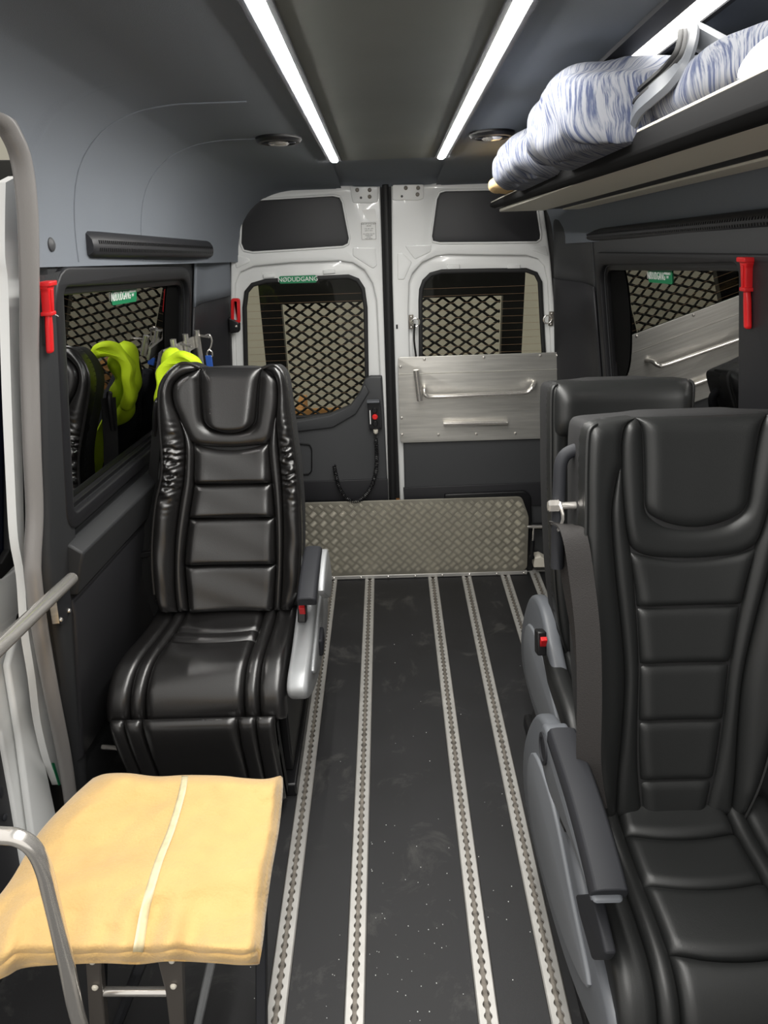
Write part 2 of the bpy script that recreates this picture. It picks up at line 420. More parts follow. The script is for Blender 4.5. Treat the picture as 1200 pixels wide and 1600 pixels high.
# black oval patches laid flat on the rear end of each side pane
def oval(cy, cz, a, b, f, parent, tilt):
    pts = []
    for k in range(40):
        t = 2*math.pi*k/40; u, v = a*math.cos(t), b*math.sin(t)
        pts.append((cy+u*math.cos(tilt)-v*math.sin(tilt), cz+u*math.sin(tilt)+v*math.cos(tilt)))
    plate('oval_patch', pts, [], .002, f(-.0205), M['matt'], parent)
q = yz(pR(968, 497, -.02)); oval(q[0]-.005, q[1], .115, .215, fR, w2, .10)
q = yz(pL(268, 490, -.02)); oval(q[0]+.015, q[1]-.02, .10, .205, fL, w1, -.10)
# corner pillars between side wall and rear doors, lower half darker
def pillar(sgn, z0, z1, name, m, lab, push=0):
    mb = MB(); rows = []
    for i in range(9):
        z = z0+(z1-z0)*i/8; xw = XL(z) if sgn < 0 else XR(z)
        xd = (-.648-.10*(1.6-z)*.9 if sgn < 0 else .688+.10*(1.6-z)*.9)
        a = Vector((xw-sgn*(.004+push), 2.80, z)); b = Vector((xw-sgn*(.012+push), 2.93, z)); c = Vector((xd-sgn*push, 3.085, z)); d = Vector((xd+sgn*.004, 3.135, z))
        rows.append(smooth_path([a, b, c, d], 5))
    mb.loft(rows)
    tag(mb.ob(name, m, solid=.008, ang=60), lab, kind='structure')
pillar(-1, 1.36, 1.70, 'trim_4', M['liner'], 'upper grey part of the corner pillar by the red latch')
pillar(-1, .0, 1.375, 'trim_5', M['trimd'], 'lower black part of the corner pillar by the hanging jackets', .006)
pillar(1, 1.37, 1.70, 'trim_6', M['trim'], 'upper part of the corner pillar under the shelf end')
pillar(1, .0, 1.385, 'trim_7', M['trimd'], 'lower black part of the corner pillar beside the steel plate', .006)

# moulded ledge and kick panel on the lower wall beside the glossy seat
def sweep_wall(prof, y0, y1, drop, name, m, lab, sgn=-1, parent=None, bevel=.006):
    mb = MB(); rows = []
    for Y in (y0, y1):
        rows.append([((XL(z) if sgn < 0 else XR(z))-sgn*o, Y, z-drop*(Y-y0)) for o, z in prof])
    mb.loft(rows, True, True, True)
    o = mb.ob(name, m, parent, bevel=bevel); tag(o, lab, kind=None if parent else 'structure'); return o
q0 = pL(133, 862, .05); q1 = pL(142, 903, .03); zt_ = pL(106, 842, .0).z
sweep_wall([(0, zt_), (.018, zt_-.004), (.05, q0.z), (.046, q0.z-.02), (.03, q1.z), (0, q1.z)], q0.y-.01, 2.85, .085, 'trim_8', M['trimw'], 'moulded ledge under the side window by the glossy seat')
zk = pL(120, 930, .02).z
sweep_wall([(0, zk), (.014, zk-.005), (.022, zk-.05), (.022, .30), (0, .27)], 1.555, 2.85, .085, 'trim_9', M['trimd'], 'kick panel on the lower wall beside the glossy seat')
# door pillar at the sliding door opening
mb = MB(); rows = []
PILY = sorted([(p.z, p.y) for p in [pL(x, y, .004) for x, y in ((63, 420), (64, 500), (66, 560), (69, 700), (73, 800), (71, 870), (73, 905), (84, 980), (101, 1080), (119, 1180), (131, 1260))]])
PILY = [(-.5, PILY[0][1])]+PILY+[(1.9, PILY[-1][1])]
def pily(z):
    for (a, b), (c, d) in zip(PILY, PILY[1:]):
        if a <= z <= c: return b+(d-b)*(z-a)/(c-a)
for i in range(18):
    z = 1.612*i/17; x = XL(z); yf = pily(z)
    rows.append([(x+.003, 1.612, z), (x+.010, 1.602, z), (x+.014, yf+.018, z), (x+.010, yf+.006, z), (x+.002, yf, z), (x-.010, yf-.002, z)])
mb.loft(rows)
tag(mb.ob('trim_10', M['trimw']), 'dark pillar trim at the sliding door opening with the red hammer', kind='structure')
# grooves pressed into the felt liner
def groove(Y, name):
    pr = clip_profile(liner_profile(Y, .716, .30), lbot(Y)+.01, 60)
    return MB().tube([(.02-p.x+.0004, Y, p.y-.0004) for p in pr], .0024, 6).ob(name, M['liner'])
tag(groove(1.70, 'trim_11'), 'seam line in the felt wall above the plug cap', kind='structure')
tag(groove(2.15, 'trim_12'), 'seam line in the felt wall above the air vent', kind='structure')

# ---- lamp strips
def lamp_strip(xc, hw, y0, y1, lab, wide=0):
    e = empty('lamp_strip', (xc, y1, zceil(y1))); tag(e, lab, 'lamp', 'ceiling lamp strips')
    n = 12; A = []; B = []; Cc = []
    for i in range(n+1):
        Y = y0+(y1-y0)*i/n; z = zceil(Y)
        dz = -.006
        A.append([(xc-hw, Y, z+dz), (xc-hw*.55, Y, z+dz-.005), (xc+hw*.55, Y, z+dz-.005), (xc+hw, Y, z+dz)])
        B.append([(xc-hw-.010-wide, Y, z+.004), (xc-hw-.010-wide, Y, z-.008), (xc-hw-.001, Y, z-.008), (xc-hw-.001, Y, z+.004)])
        Cc.append([(xc+hw+.001, Y, z+.004), (xc+hw+.001, Y, z-.008), (xc+hw+.010, Y, z-.008), (xc+hw+.010, Y, z+.004)])
    MB().loft(A).ob('diffuser', M['led2' if wide else 'led'], e)
    MB().loft(B, True, True, True).ob('channel_edge', M['pgreyd'], e); MB().loft(Cc, True, True, True).ob('channel_edge', M['pgreyd'], e)
    return e
lamp_strip(-.157, .012, -.8, 2.585, 'lit lamp strip along the ceiling above the glossy seat')
lamp_strip(.191, .012, -.8, 2.59, 'lit lamp strip along the ceiling between centre panel and shelf')
lamp_strip(.452, .022, -.6, 1.50, 'short broad lit lamp strip directly above the bedding on the shelf', .03)
# ---- round ceiling spots (off)
def spot(x, Y, lab):
    c = Vector((x, Y, zceil(Y))); e = empty('ceiling_spot', c); tag(e, lab, 'spotlight', 'round black ceiling spots')
    n = Vector((0, -.0926, -1)).normalized()
    MB().lathe(c-n*.004, n, [(.062, 0), (.062, .010), (.056, .017), (.046, .018), (.044, .010), (.0, .010)], 32).ob('bezel', M['black'], e)
    MB().lathe(c+n*.006, n, [(.030, 0), (.030, .008), (.022, .013), (.0, .014)], 24).ob('lens', M['chrome'], e)
    for k in (-1, 1):
        MB().obox(c+n*.012+Vector((.036*k, 0, 0)), (.010, 0, 0), (0, .014, 0), n*.003).ob('louvre', M['pgreyd'], e, bevel=.002)
spot(-.278, 2.15, 'round black ceiling spot beside the lamp strip above the glossy seat')
spot(.300, 2.19, 'round black ceiling spot half hidden by the striped bedding')

# ---- garage beyond the windows
def gbox(name, lo, hi, m, lab): tag(MB().box(lo, hi).ob(name, m, smooth=False), lab, kind='structure')
gbox('ground', (-7, -6, -.75), (7, 9, -.70), M['gfloor'], 'grey garage floor outside the van')
gbox('wall_back', (-7, 7.0, -.7), (7, 7.1, 4), M['wall'], 'pale garage wall behind the van')

# ================================================================== REAR DOORS
DY = 3.13
def xz(p): return (p.x, p.z)
def D(pts, Y=DY): return [xz(pY(x, y, Y)) for x, y in pts]
fY = lambda Y: (lambda u, v, w: Vector((u, Y+w, v)))
def zm3(pts): return [(340+x/4.286, 270+y/4.286) for x, y in pts]
def zm4(pts): return [(590+x/4.138, 270+y/4.138) for x, y in pts]
def screw(parent, pos, r=.006, m='chrome', ax=(0, -1, 0), name='screw'):
    return MB().lathe(pos, ax, [(r, -.001), (r, .001), (r*.75, .0035), (r*.3, .0045), (0, .0042)], 10).ob(name, M[m], parent)

# window outlines (seen through the doors)
LWIN = [(383, 570), (381, 480), (384, 455), (394, 443), (415, 437), (480, 433), (545, 430), (560, 436), (569, 450), (573, 480), (575, 590), (570, 612), (552, 634), (520, 648), (480, 653), (420, 654), (396, 648), (387, 630)]
RWIN = [(655, 470), (656, 452), (661, 438), (672, 427), (690, 422), (760, 420.5), (822, 420), (838, 426), (845, 440), (849, 520), (854, 600), (852, 632), (838, 646), (800, 650), (700, 652), (672, 648), (660, 634), (656, 600)]
LREC = [(366, 475), (368, 442), (376, 425), (397, 416), (457, 410.5), (530, 408), (551, 411), (569, 422), (582, 443), (588, 470), (594, 590), (593, 640), (570, 668), (500, 676), (400, 676), (372, 660)]
RREC = [(638, 487), (639.5, 441), (645, 427), (660, 410), (682, 400.5), (700, 398), (822, 399), (840, 404), (851, 416), (856, 440), (861, 545), (865, 640), (855, 665), (820, 674), (680, 676), (650, 662), (642, 620)]
LOUT = [(359, 600), (360, 420), (362, 345), (365, 318), (373, 303), (392, 294), (470, 289.5), (540, 287), (549, 288), (558, 293), (594, 291), (598, 440), (603, 600), (608, 790), (366, 790)]
ROUT = [(611, 291), (672, 288), (690, 283), (702, 281), (765, 279), (828, 284), (842, 296), (848, 315), (860, 400), (872, 540), (880, 690), (886, 790), (625, 790), (618, 600), (613, 440)]
LUP = [(378, 335), (382, 320), (392, 313), (460, 309), (520, 305.5), (531, 308), (535, 316), (546, 372), (544, 381), (536, 385), (460, 390), (395, 394), (381, 391), (376, 380)]
RUP = [(676, 377), (674, 369), (682, 311), (687, 301), (696, 298), (766, 296.5), (828, 299), (836, 306), (845, 367), (844, 374), (838, 378), (760, 379), (687, 379.5)]
def rear_door(name, lab, out, rec, win, up, glabel):
    root = empty(name, (pY(out[0][0], 790, DY).x, DY, .35)); tag(root, lab, kind='structure')
    upg = D(up)
    plate('door_skin', D(out), [D(rec), upg], .024, fY(DY+.012), M['white'], root, bevel=.008)
    plate('recessed_skin', grow(D(rec), .012), [D(win, DY+.03)], .016, fY(DY+.034), M['white'], root, bevel=.004)
    plate('upper_panel', grow(upg, .006), [], .008, fY(DY+.018), M['trimd'], root, bevel=.002)
    plate('upper_panel_rim', grow(upg, .005), [grow(upg, -.003)], .01, fY(DY-.001), M['white'], root, bevel=.003)
    w = D(win, DY+.03)
    plate('window_gasket', grow(w, .004), [grow(w, -.014)], .02, fY(DY+.024), M['brubber'], root, bevel=.005)
    plate('pane', grow(w, .002), [], .004, fY(DY+.036), M['glassR'], root, smooth=False)
    xs = [p[0] for p in w]; zs = [p[1] for p in w]
    mb = MB(); z = max(zs)-.075                                   # heating wires
    while z > min(zs)+.05:
        ins = [u for u in xs if 1]; x0, x1 = min(xs)+.02, max(xs)-.02
        mb.box((x0, DY+.0325, z-.0005), (x1, DY+.0335, z+.0005)); z -= .031
    mb.ob('heating_wires', M['wire'], root, smooth=False)
    return root
dL = rear_door('door_1', 'white rear door with the coiled cable and control box', LOUT, LREC, LWIN, LUP, '')
dR = rear_door('door_2', 'white rear door with the steel plate', ROUT, RREC, RWIN, RUP, '')
def emboss(pts, parent, h=.006, rad=.008):
    plate('pressed_boss', rpoly(D(pts), rad, 4), [], h, fY(DY-.0005), M['white'], parent, bevel=.0025)
emboss(zm3([(905, 500), (1055, 497), (1068, 620), (1040, 642), (905, 555)]), dL)
emboss(zm3([(110, 545), (215, 575), (215, 600), (125, 640)]), dL)
emboss(zm4([(175, 470), (350, 465), (345, 510), (240, 560)]), dR)
emboss(zm4([(128, 520), (160, 515), (222, 578), (172, 690), (130, 690)]), dR)
emboss(zm4([(992, 490), (1085, 470), (1105, 540), (1010, 505)]), dR)
for pts, p in ((zm3([(303, 680), (380, 672), (384, 700), (306, 708)]), dL), (zm3([(705, 652), (785, 645), (790, 672), (708, 680)]), dL),
               (zm4([(450, 592), (530, 590), (532, 622), (448, 624)]), dR), (zm4([(840, 592), (920, 590), (924, 620), (838, 622)]), dR)):
    plate('clip_tab', rpoly(D(p and pts, DY+.02), .004, 3), [], .01, fY(DY+.022), M['white'], p, bevel=.003)
# hinge plates with bolts near the seam
for pts, par, bolts in ((zm3([(885, 92), (1075, 92), (1075, 195), (1040, 205), (905, 200)]), dL, [(935, 115), (1018, 115), (1018, 160)]),
                        (zm4([(95, 78), (298, 75), (298, 165), (262, 178), (98, 178)]), dR, [(182, 98), (262, 98), (258, 140)])):
    plate('bolt_plate', rpoly(D(pts), .008, 4), [], .006, fY(DY-.004), M['sticker'] if par is dR else M['white'], par, bevel=.002)
    zf = zm3 if par is dL else zm4
    for b in bolts: screw(par, pY(*zf([b])[0], DY-.008), .008, 'alud', name='bolt')
    hole = zf([(960, 167) if par is dL else (157, 152)])[0]
    MB().lathe(pY(*hole, DY-.007), (0, -1, 0), [(.005, 0), (.005, .001), (0, .001)], 10).ob('drain_hole', M['black'], par)
MB().obox(pY(*zm4([(125, 995)])[0], DY-.001), (.004, 0, 0), (0, .002, 0), (0, 0, .009)).ob('slot', M['black'], dR)
# seal between the doors
mb = MB(); a, b = pY(602, 288, DY), pY(615, 790, DY)
mb.loft([[(p.x-.013, DY+.0, p.z), (p.x-.004, DY-.006, p.z), (p.x+.006, DY-.006, p.z), (p.x+.013, DY+.0, p.z), (p.x+.013, DY+.06, p.z), (p.x-.013, DY+.06, p.z)] for p in (a, a.lerp(b, .33), a.lerp(b, .66), b)], True, True, True)
mb.box((a.x-.05, DY+.03, .38), (b.x+.06, DY+.055, 1.78))
tag(mb.ob('trim_13', M['brubber'], bevel=.003), 'black rubber seal where the rear doors meet', kind='structure')

# body frame behind the outer edges of the doors
for nm, pts, sg in (('trim_16', [(366, 905), (360, 600), (360, 420), (362, 345), (372, 305), (392, 294)], -1), ('trim_17', [(892, 905), (880, 690), (872, 540), (860, 400), (848, 312), (828, 284)], 1)):
    rows = []
    for x, y in pts:
        p = pY(x, y, DY+.03); rows.append([(p.x-sg*.015, DY+.04, p.z), (p.x+sg*.02, DY+.02, p.z), (p.x+sg*.30, DY+.02, p.z)])
    tag(MB().loft(rows).ob(nm, M['brubber']), 'black body frame behind the outer door edge ' + ('by the red latch' if sg < 0 else 'by the shelf end'), kind='structure')
# lower inner trim of the doors
LTR = [(597, 588), (600, 640), (612, 900), (366, 900), (364, 690), (372, 672), (400, 664), (470, 656), (515, 648), (548, 633), (563, 612), (570, 593), (578, 588)]
t = plate('lower_trim', rpoly(D(LTR, 3.10), .006, 3), [], .03, fY(3.115), M['trim'], dL, bevel=.008)
LTR2 = [(570, 600), (577, 612), (556, 647), (520, 668), (470, 674), (400, 674), (372, 690), (370, 682), (400, 666), (470, 657), (515, 649), (548, 634), (563, 613)]
plate('trim_ridge', D(LTR2, 3.09), [], .018, fY(3.095), M['trim'], dL, bevel=.006)
hp = rpoly(D([(462, 692), (484, 694), (488, 702), (488, 736), (483, 742), (460, 742)], 3.095), .008, 3)
plate('door_pull', hp, [grow(hp, -.005)], .010, fY(3.097), M['black'], dL, bevel=.001)
plate('trim_step', D([(470, 752), (606, 748), (607, 782), (470, 782)], 3.095), [], .012, fY(3.096), M['trimd'], dL, bevel=.003)
RTR = [(627, 560), (872, 552), (880, 640), (892, 905), (636, 905)]
plate('lower_trim', D(RTR, 3.10), [], .03, fY(3.115), M['trim'], dR, bevel=.008)
plate('trim_step', D([(630, 762), (880, 752), (884, 790), (632, 790)], 3.095), [], .010, fY(3.097), M['trimd'], dR, bevel=.003)

# steel plate on the second door
sx0, sx1, sz0, sz1, sy = .041, .741, .688, 1.08, 3.088
SP = empty('steel_plate', (.39, sy, sz0)); tag(SP, 'brushed steel plate with bent handle rail on the rear door', 'plate')
plate('sheet', rpoly([(sx0, sz0), (sx1, sz0), (sx1, sz1), (sx0, sz1)], [.02, .004, .004, .012]), [], .003, fY(sy), M['steel'], SP, bevel=.001)
mb = MB(); mb.loft([[(x, sy-.002, sz1-.073), (x, sy-.0045, sz1-.0745), (x, sy-.002, sz1-.077)] for x in (sx0+.001, sx1-.001)])
mb.ob('fold_line', M['steel'], SP)
for (x, y) in [(624, 573), (663, 560), (756, 557), (844, 555), (871, 555), (871, 606), (625, 653), (627, 679), (685, 679), (744, 678), (805, 677)]:
    p = pY(x, y, sy); screw(SP, (min(max(p.x, sx0+.01), sx1-.008), sy-.002, min(p.z, sz1-.012)), .0065)
def bar(name, pts, r, parent, m='chrome', n=8, seg=12): return MB().tube(smooth_path(pts, n), r, seg).ob(name, M[m], parent)
hy = sy-.05
bar('upright_grip', [pY(650, 578, hy), pY(656, 626, hy)], .013, SP)
for (x, y) in ((651, 586), (655, 619)):
    p = pY(x, y, hy); MB().tube([p, (p.x, sy, p.z)], .007, 10).ob('grip_mount', M['chrome'], SP)
h = [pY(663, 606, sy), pY(663, 608, hy+.01), pY(665, 617, hy), pY(680, 620, hy), pY(750, 617, hy), pY(815, 614, hy), pY(828, 610, hy), pY(833, 602, hy+.012), pY(836, 597, sy)]
bar('handle_rail', h, .0095, SP)
bar('lower_bar', [pY(693, 662, sy-.02), pY(793, 660, sy-.02)], .0105, SP)
for x, y in ((703, 662), (784, 660)):
    p = pY(x, y, sy-.02); MB().tube([p, (p.x, sy, p.z)], .006, 10).ob('bar_mount', M['chrome'], SP)

# ring latches and strap beside the second window
def ring_latch(x, y, lab, w=1):
    c = pY(x, y, DY-.004); e = empty('ring_latch', c); tag(e, lab, 'latch', 'ring latches by the rear window')
    MB().obox(c, (.010, 0, 0), (0, .004, 0), (0, 0, .030)).ob('back_plate', M['alud'], e, bevel=.002)
    screw(e, c+Vector((0, -.004, .022)), .005); screw(e, c+Vector((0, -.004, -.022)), .005)
    rc = c+Vector((.018*w, -.014, 0)); n = 20
    MB().tube([rc+Vector((.017*math.cos(2*math.pi*k/n), 0, .017*math.sin(2*math.pi*k/n))) for k in range(n)], .0032, 8, True).ob('ring', M['chrome'], e)
    MB().tube([c, rc+Vector((-.017*w, 0, 0))], .006, 8).ob('ring_post', M['chrome'], e)
ring_latch(642.5, 503, 'small steel ring latch left of the rear window above the steel plate')
ring_latch(861, 498, 'small steel ring latch right of the rear window under the shelf', -1)
sp = [pY(648, 506, DY-.02), pY(647, 530, DY-.03), pY(650, 557, DY-.02)]
mb = MB(); mb.tube(smooth_path(sp, 6), .017, 8, flat=.25)
tag(mb.ob('holding_strap', M['fabricB']), 'black fabric strap hanging from the ring latch beside the rear window', 'strap')

# emergency latch with red frame
c = pY(367, 492, 3.07); e = empty('emergency_latch', c); tag(e, 'red framed door release latch on the corner pillar', 'latch')
rp = rpoly([xz(pY(*p, 3.07)) for p in ((361, 466), (375, 466), (376, 505), (361, 505))], .012, 4)
plate('red_frame', rp, [grow(rp, -.009)], .014, fY(3.07), M['red'], e, bevel=.003)
plate('white_paddle', grow(rp, -.012), [], .006, fY(3.08), M['white'], e, bevel=.002)
bp = rpoly([xz(pY(*p, 3.065)) for p in ((357, 496), (374, 504), (374, 519), (359, 521))], .008, 4)
plate('latch_body', bp, [], .035, fY(3.078), M['black'], e, bevel=.004)
screw(e, pY(369, 510, 3.058), .006)

# control box and coiled cable
cb = pY(584, 650, 3.07); e = empty('control_box', cb); tag(e, 'black lift control box with red button on the rear door', 'control box')
q = [xz(pY(*p, 3.065)) for p in ((574, 629), (594, 628), (597, 670), (577, 672))]
plate('housing', rpoly(q, .004, 3), [], .035, fY(3.085), M['trimd'], e, bevel=.004)
plate('face_plate', grow(rpoly(q, .004, 3), -.008), [], .004, fY(3.066), M['black'], e, bevel=.001)
for (x, y), nm, mt in (((585.2, 641), 'up_button', 'black'), ((585.8, 651), 'stop_button', 'redb'), ((586.3, 661), 'down_button', 'black')):
    MB().lathe(pY(x, y, 3.064), (0, -1, 0), [(.0125, 0), (.0125, .008), (.009, .012), (0, .012)], 18).ob(nm, M[mt], e)
MB().obox(pY(578.5, 652, 3.0635), (.002, 0, 0), (0, .0005, 0), (0, 0, .032)).ob('marking_strip', M['paper'], e)
MB().obox(pY(583, 627, 3.066), (.028, 0, 0), (0, .018, 0), (0, 0, .004)).ob('top_bracket', M['pgrey'], e, bevel=.002)
MB().lathe(pY(587, 673.5, 3.068), (0, 0, -1), [(.011, -.006), (.011, .006), (.007, .012), (0, .012)], 14).ob('cable_gland', M['ivory'], e)
path = smooth_path([pY(587, 686, 3.066), pY(588.5, 710, 3.064), pY(587, 738, 3.062), pY(579, 762, 3.06), pY(563, 781, 3.06), pY(545, 781, 3.06), pY(531, 763, 3.064), pY(525, 742, 3.07), pY(522, 727, 3.08)], 60)
lens = [0.0]
for i in range(1, len(path)): lens.append(lens[-1]+(path[i]-path[i-1]).length)
co = []; prev = None
for i, p in enumerate(path):
    t = (path[min(i+1, len(path)-1)]-path[max(i-1, 0)]).normalized()
    a = Vector((0, 1, 0)); a = (a-t*a.dot(t)).normalized(); b = t.cross(a); ph = lens[i]/.0085*2*math.pi
    co.append(p+a*math.cos(ph)*.0075+b*math.sin(ph)*.0075)
cc = MB(); cc.tube([pY(587, 676, 3.068), pY(585.5, 682, 3.067), path[0]]+co, .0028, 5)
tag(cc.ob('coiled_cable', M['black']), 'black coiled cable hanging from the control box', 'cable')

# writing: emergency exit stickers and the notice
def exit_sticker(c, f, w, h, lab, small, loc, mirror=1):
    e = empty('exit_sticker', loc); tag(e, lab, 'sticker', 'green emergency exit stickers')
    P = lambda u, v, k: f(c[0]+u*mirror, c[1]+v, k)
    plate('backing', rpoly([(-w/2, -h/2), (w/2, -h/2), (w/2, h/2), (-w/2, h/2)], h*.25), [], .001, lambda u, v, k: P(u, v, k), M['green'], e)
    if not small: text('lettering', 'NØDUDGANG', h*.86, lambda u, v, k: P(u, v, -.0012+k), M['paper'], e, sx=.98)
    else:
        text('lettering', 'NØDUDGANG', h*.80, lambda u, v, k: P(u-w*.155, v, -.0012+k), M['paper'], e, sx=.52*w/h/3.6)
        text('small_lettering', 'EMERGENCY\nEXIT', h*.26, lambda u, v, k: P(u+w*.33, v+h*.1, -.0012+k), M['paper'], e, sx=.8)
    return e
p = pY(465.5, 436.5, DY+.008)
exit_sticker((p.x, p.z), fY(DY+.008), .158, .030, 'green emergency exit sticker on the rear door window', False, p)
p = pL(196, 462, -.018); sl = -.085
exit_sticker((p.y, p.z), lambda u, v, k: Vector((XL(v)-.020-k, u, v+sl*(u-p.y))), .20, .042, 'green emergency exit sticker on the window above the jacket reflection', True, Vector(p))
p2 = pR(1030, 432, -.018)
exit_sticker((p2.y, p2.z), lambda u, v, k: Vector((XR(v)+.020+k, u, v+sl*(u-p2.y))), .19, .038, 'green emergency exit sticker on the window above the matt seats', True, Vector(p2), -1)
c = pY(576.5, 360, DY-.002); e = empty('notice_sticker', c); tag(e, 'white printed notice on the rear door beside the black panel', 'sticker')
q = [xz(pY(*p, DY-.002)) for p in ((563, 347), (588, 346.5), (589, 375), (564, 375.5))]
plate('paper_sheet', q, [], .001, fY(DY-.0015), M['paper'], e)
plate('printed_border', grow(q, -.004), [grow(q, -.0055)], .001, fY(DY-.0024), M['ink'], e)
for body, yy, sz in (('KØR LIFT OP OG NED I', 350, .0062), ('GRUND', 353, .0062), ('STEL NR  2573', 357.5, .0062), ('DATO  09.21', 360.5, .0062), ('LÅS LIFTEN OG LUK', 365.5, .0058), ('DØREN FØR', 368, .0058), ('KØRSEL', 370.5, .0058), ('MAX 350 KG', 373, .0058)):
    k = pY(576.3, yy, DY-.002); text('printed_line', body, sz*.92, lambda u, v, w, k=k: Vector((k.x+u, DY-.0026, k.z+v)), M['ink'], e, thick=.0001)
cl = [(566, 328), (586, 326), (590, 345), (580, 346), (570, 338)]
tag(plate('clear_sticker', rpoly(D(cl), .004, 3), [], .001, fY(DY-.0012), M['sticker']), 'shiny torn clear sticker above the printed notice', 'sticker')

# ================================================================== RAMP PLATE
RA = empty('ramp_plate', (.1, 3.06, .01)); tag(RA, 'aluminium tread plate ramp flap standing up at the rear sill', 'ramp')
rz0, rz1, ry = .020, .415, 3.050
rout = [(-.66, rz0), (.628, rz0), (.648, rz0+.02), (.644, .31), (.605, rz1), (-.64, rz1), (-.66, rz1-.02)]
lean = lambda u, v, w: Vector((u, ry+(v-rz0)*.03+w, v))
plate('tread_sheet', rpoly(rout, [.01, .012, .01, .02, .02, .01, .01], 3), [], .005, lean, M['tread'], RA, bevel=.0015)
mb = MB(); qd = .0335; k = .7071
def inside(u, v):
    return -.655 < u < .640 and rz0+.010 < v < rz1-.008 and not (u > .603 and v > .31+(.64-u)*2.6)
for i in range(-30, 45):
    for j in range(-30, 45):
        cu, cv = qd*k*(i-j), qd*k*(i+j)+rz0
        if not inside(cu, cv) and not any(inside(cu+a, cv+b) for a, b in ((.016, 0), (-.016, 0), (0, .016), (0, -.016))): continue
        d = Vector((k, k)) if (i+j) % 2 else Vector((k, -k)); n = Vector((-d.y, d.x))
        for m_ in range(5):
            c0 = Vector((cu, cv))+n*((m_-2)*.0062)
            L_, W_ = .0145, .0024
            P_ = [c0-d*L_, c0+n*W_, c0+d*L_, c0-n*W_]
            if not all(inside(p.x, p.y) for p in P_): continue
            base = [lean(p.x, p.y, -.0025) for p in P_]; top = [lean(p.x, p.y, -.0052) for p in (c0-d*L_*.6, c0+d*L_*.6)]
            mb.add(base+top, [(0, 1, 5, 4), (1, 2, 5), (2, 3, 4, 5), (3, 0, 4)])
tag(mb.ob('raised_bars', M['treadb'], RA, smooth=False), kind='stuff')
for x in [-.30+.1335*i for i in range(8)]: screw(RA, (x, ry-.004, .012), .006, ax=(0, -1, .4))
MB().box((-.66, 3.045, .002), (.65, 3.062, .022)).ob('hinge_strip', M['alu'], RA, bevel=.003)
# lift box behind the ramp and the strut at its side
tag(plate('lift_housing', rpoly(D([(694, 771), (820, 766), (829, 774), (832, 890), (690, 900)], 3.085), .012, 4), [], .02, fY(3.082), M['black'], bevel=.005), 'black lift housing showing behind the top of the ramp flap', 'lift')
st = empty('ramp_strut', pY(833, 825, 3.04)); tag(st, 'black gas strut with steel pin holding the ramp flap upright', 'strut')
a, b = pY(834, 822, 3.03), pY(831, 870, 3.03)
MB().tube([a, a.lerp(b, .55)], .004, 8).ob('piston_rod', M['chrome'], st); MB().tube([a.lerp(b, .45), b], .009, 10).ob('cylinder_body', M['black'], st)
MB().tube([pY(824, 823, 3.03), pY(848, 823, 3.03)], .007, 10).ob('pin', M['chrome'], st)
MB().obox(pY(846, 822, 3.06), (.05, 0, 0), (0, .012, 0), (0, 0, .014)).ob('bracket', M['black'], st, bevel=.003)
MB().lathe(b, (0, -1, 0), [(.012, -.01), (.012, .008), (0, .01)], 12).ob('lower_pivot', M['black'], st)
mb = MB(); mb.prism([pY(*p, 3.03) for p in ((834, 887), (835, 872), (845, 870), (857, 877), (858, 887))], (0, .06, 0))
tag(mb.ob('hinge_cover', M['ivory'], bevel=.004), 'cream plastic hinge cover on the sill beside the ramp flap', 'cover')

# ================================================================== LIFT PLATFORM BEHIND THE DOORS
def expanded(x0, x1, z0, z1, Y, cw, ch, r, skew, taper):
    mb = MB(); rows = int((z1-z0)/(ch/2))+1
    for k_ in range(rows):
        zc_ = z0+k_*ch/2; pts = []; n = int((x1-x0)/cw*8)
        for i in range(n+1):
            x = x0+(x1-x0)*i/n; ph = (x/cw) % 1.0; tri = 4*abs(ph-.5)-1; tri = max(-.8, min(.8, tri))/.8
            pts.append((x+skew*(zc_-z0), Y, zc_+(ch/4)*tri*(1 if k_ % 2 else -1)))
        mb.tube(pts, r, 4, flat=.6)
    return mb
def platform(x0, x1, z0, z1, Y, lab, skew, fr):
    e = empty('lift_platform', ((x0+x1)/2, Y, z0)); tag(e, lab, 'lift platform', 'mesh lift platforms behind the rear doors')
    expanded(x0+.01, x1-.01, z0, z1, Y, .076, .047, .0058, skew, 0).ob('expanded_mesh', M['black'], e)
    mb = MB(); w = fr
    for (a, b, c_, d) in ((x0-w, x0, -.70, z1+.25), (x1, x1+w, -.70, z1+.25)):
        s0, s1 = skew*(c_-z0), skew*(d-z0)
        MB().add([(a+s0, Y-.02, c_), (b+s0, Y-.02, c_), (b+s1, Y-.02, d), (a+s1, Y-.02, d), (a+s0, Y+.03, c_), (b+s0, Y+.03, c_), (b+s1, Y+.03, d), (a+s1, Y+.03, d)],
                 [(0,1,2,3),(4,7,6,5),(0,4,5,1),(1,5,6,2),(2,6,7,3),(3,7,4,0)]).ob('side_rail', M['black'], e)
    MB().box((x0, Y-.02, z1), (x1+skew*.5, Y+.03, z1+.25)).ob('top_board', M['black'], e)
    MB().box((x0, Y-.02, z0-.05), (x1, Y+.03, z0)).ob('bottom_rail', M['black'], e)
    return e
PYm = 3.50
a = pY(440, 475, PYm); b = pY(570, 475, PYm)
platform(a.x, b.x+.02, .55, a.z, PYm, 'black expanded mesh lift platform behind the window with the exit sticker', 0.0, .10)
a = pY(664, 465, PYm); b = pY(785, 465, PYm)
platform(a.x-.04, b.x, .55, a.z, PYm, 'black expanded mesh lift platform behind the window over the steel plate', -.0, .10)
CRT = empty('wooden_crate', (-.28, 4.5, -.7)); tag(CRT, 'wooden crate seen low through the mesh behind the rear door', 'crate')
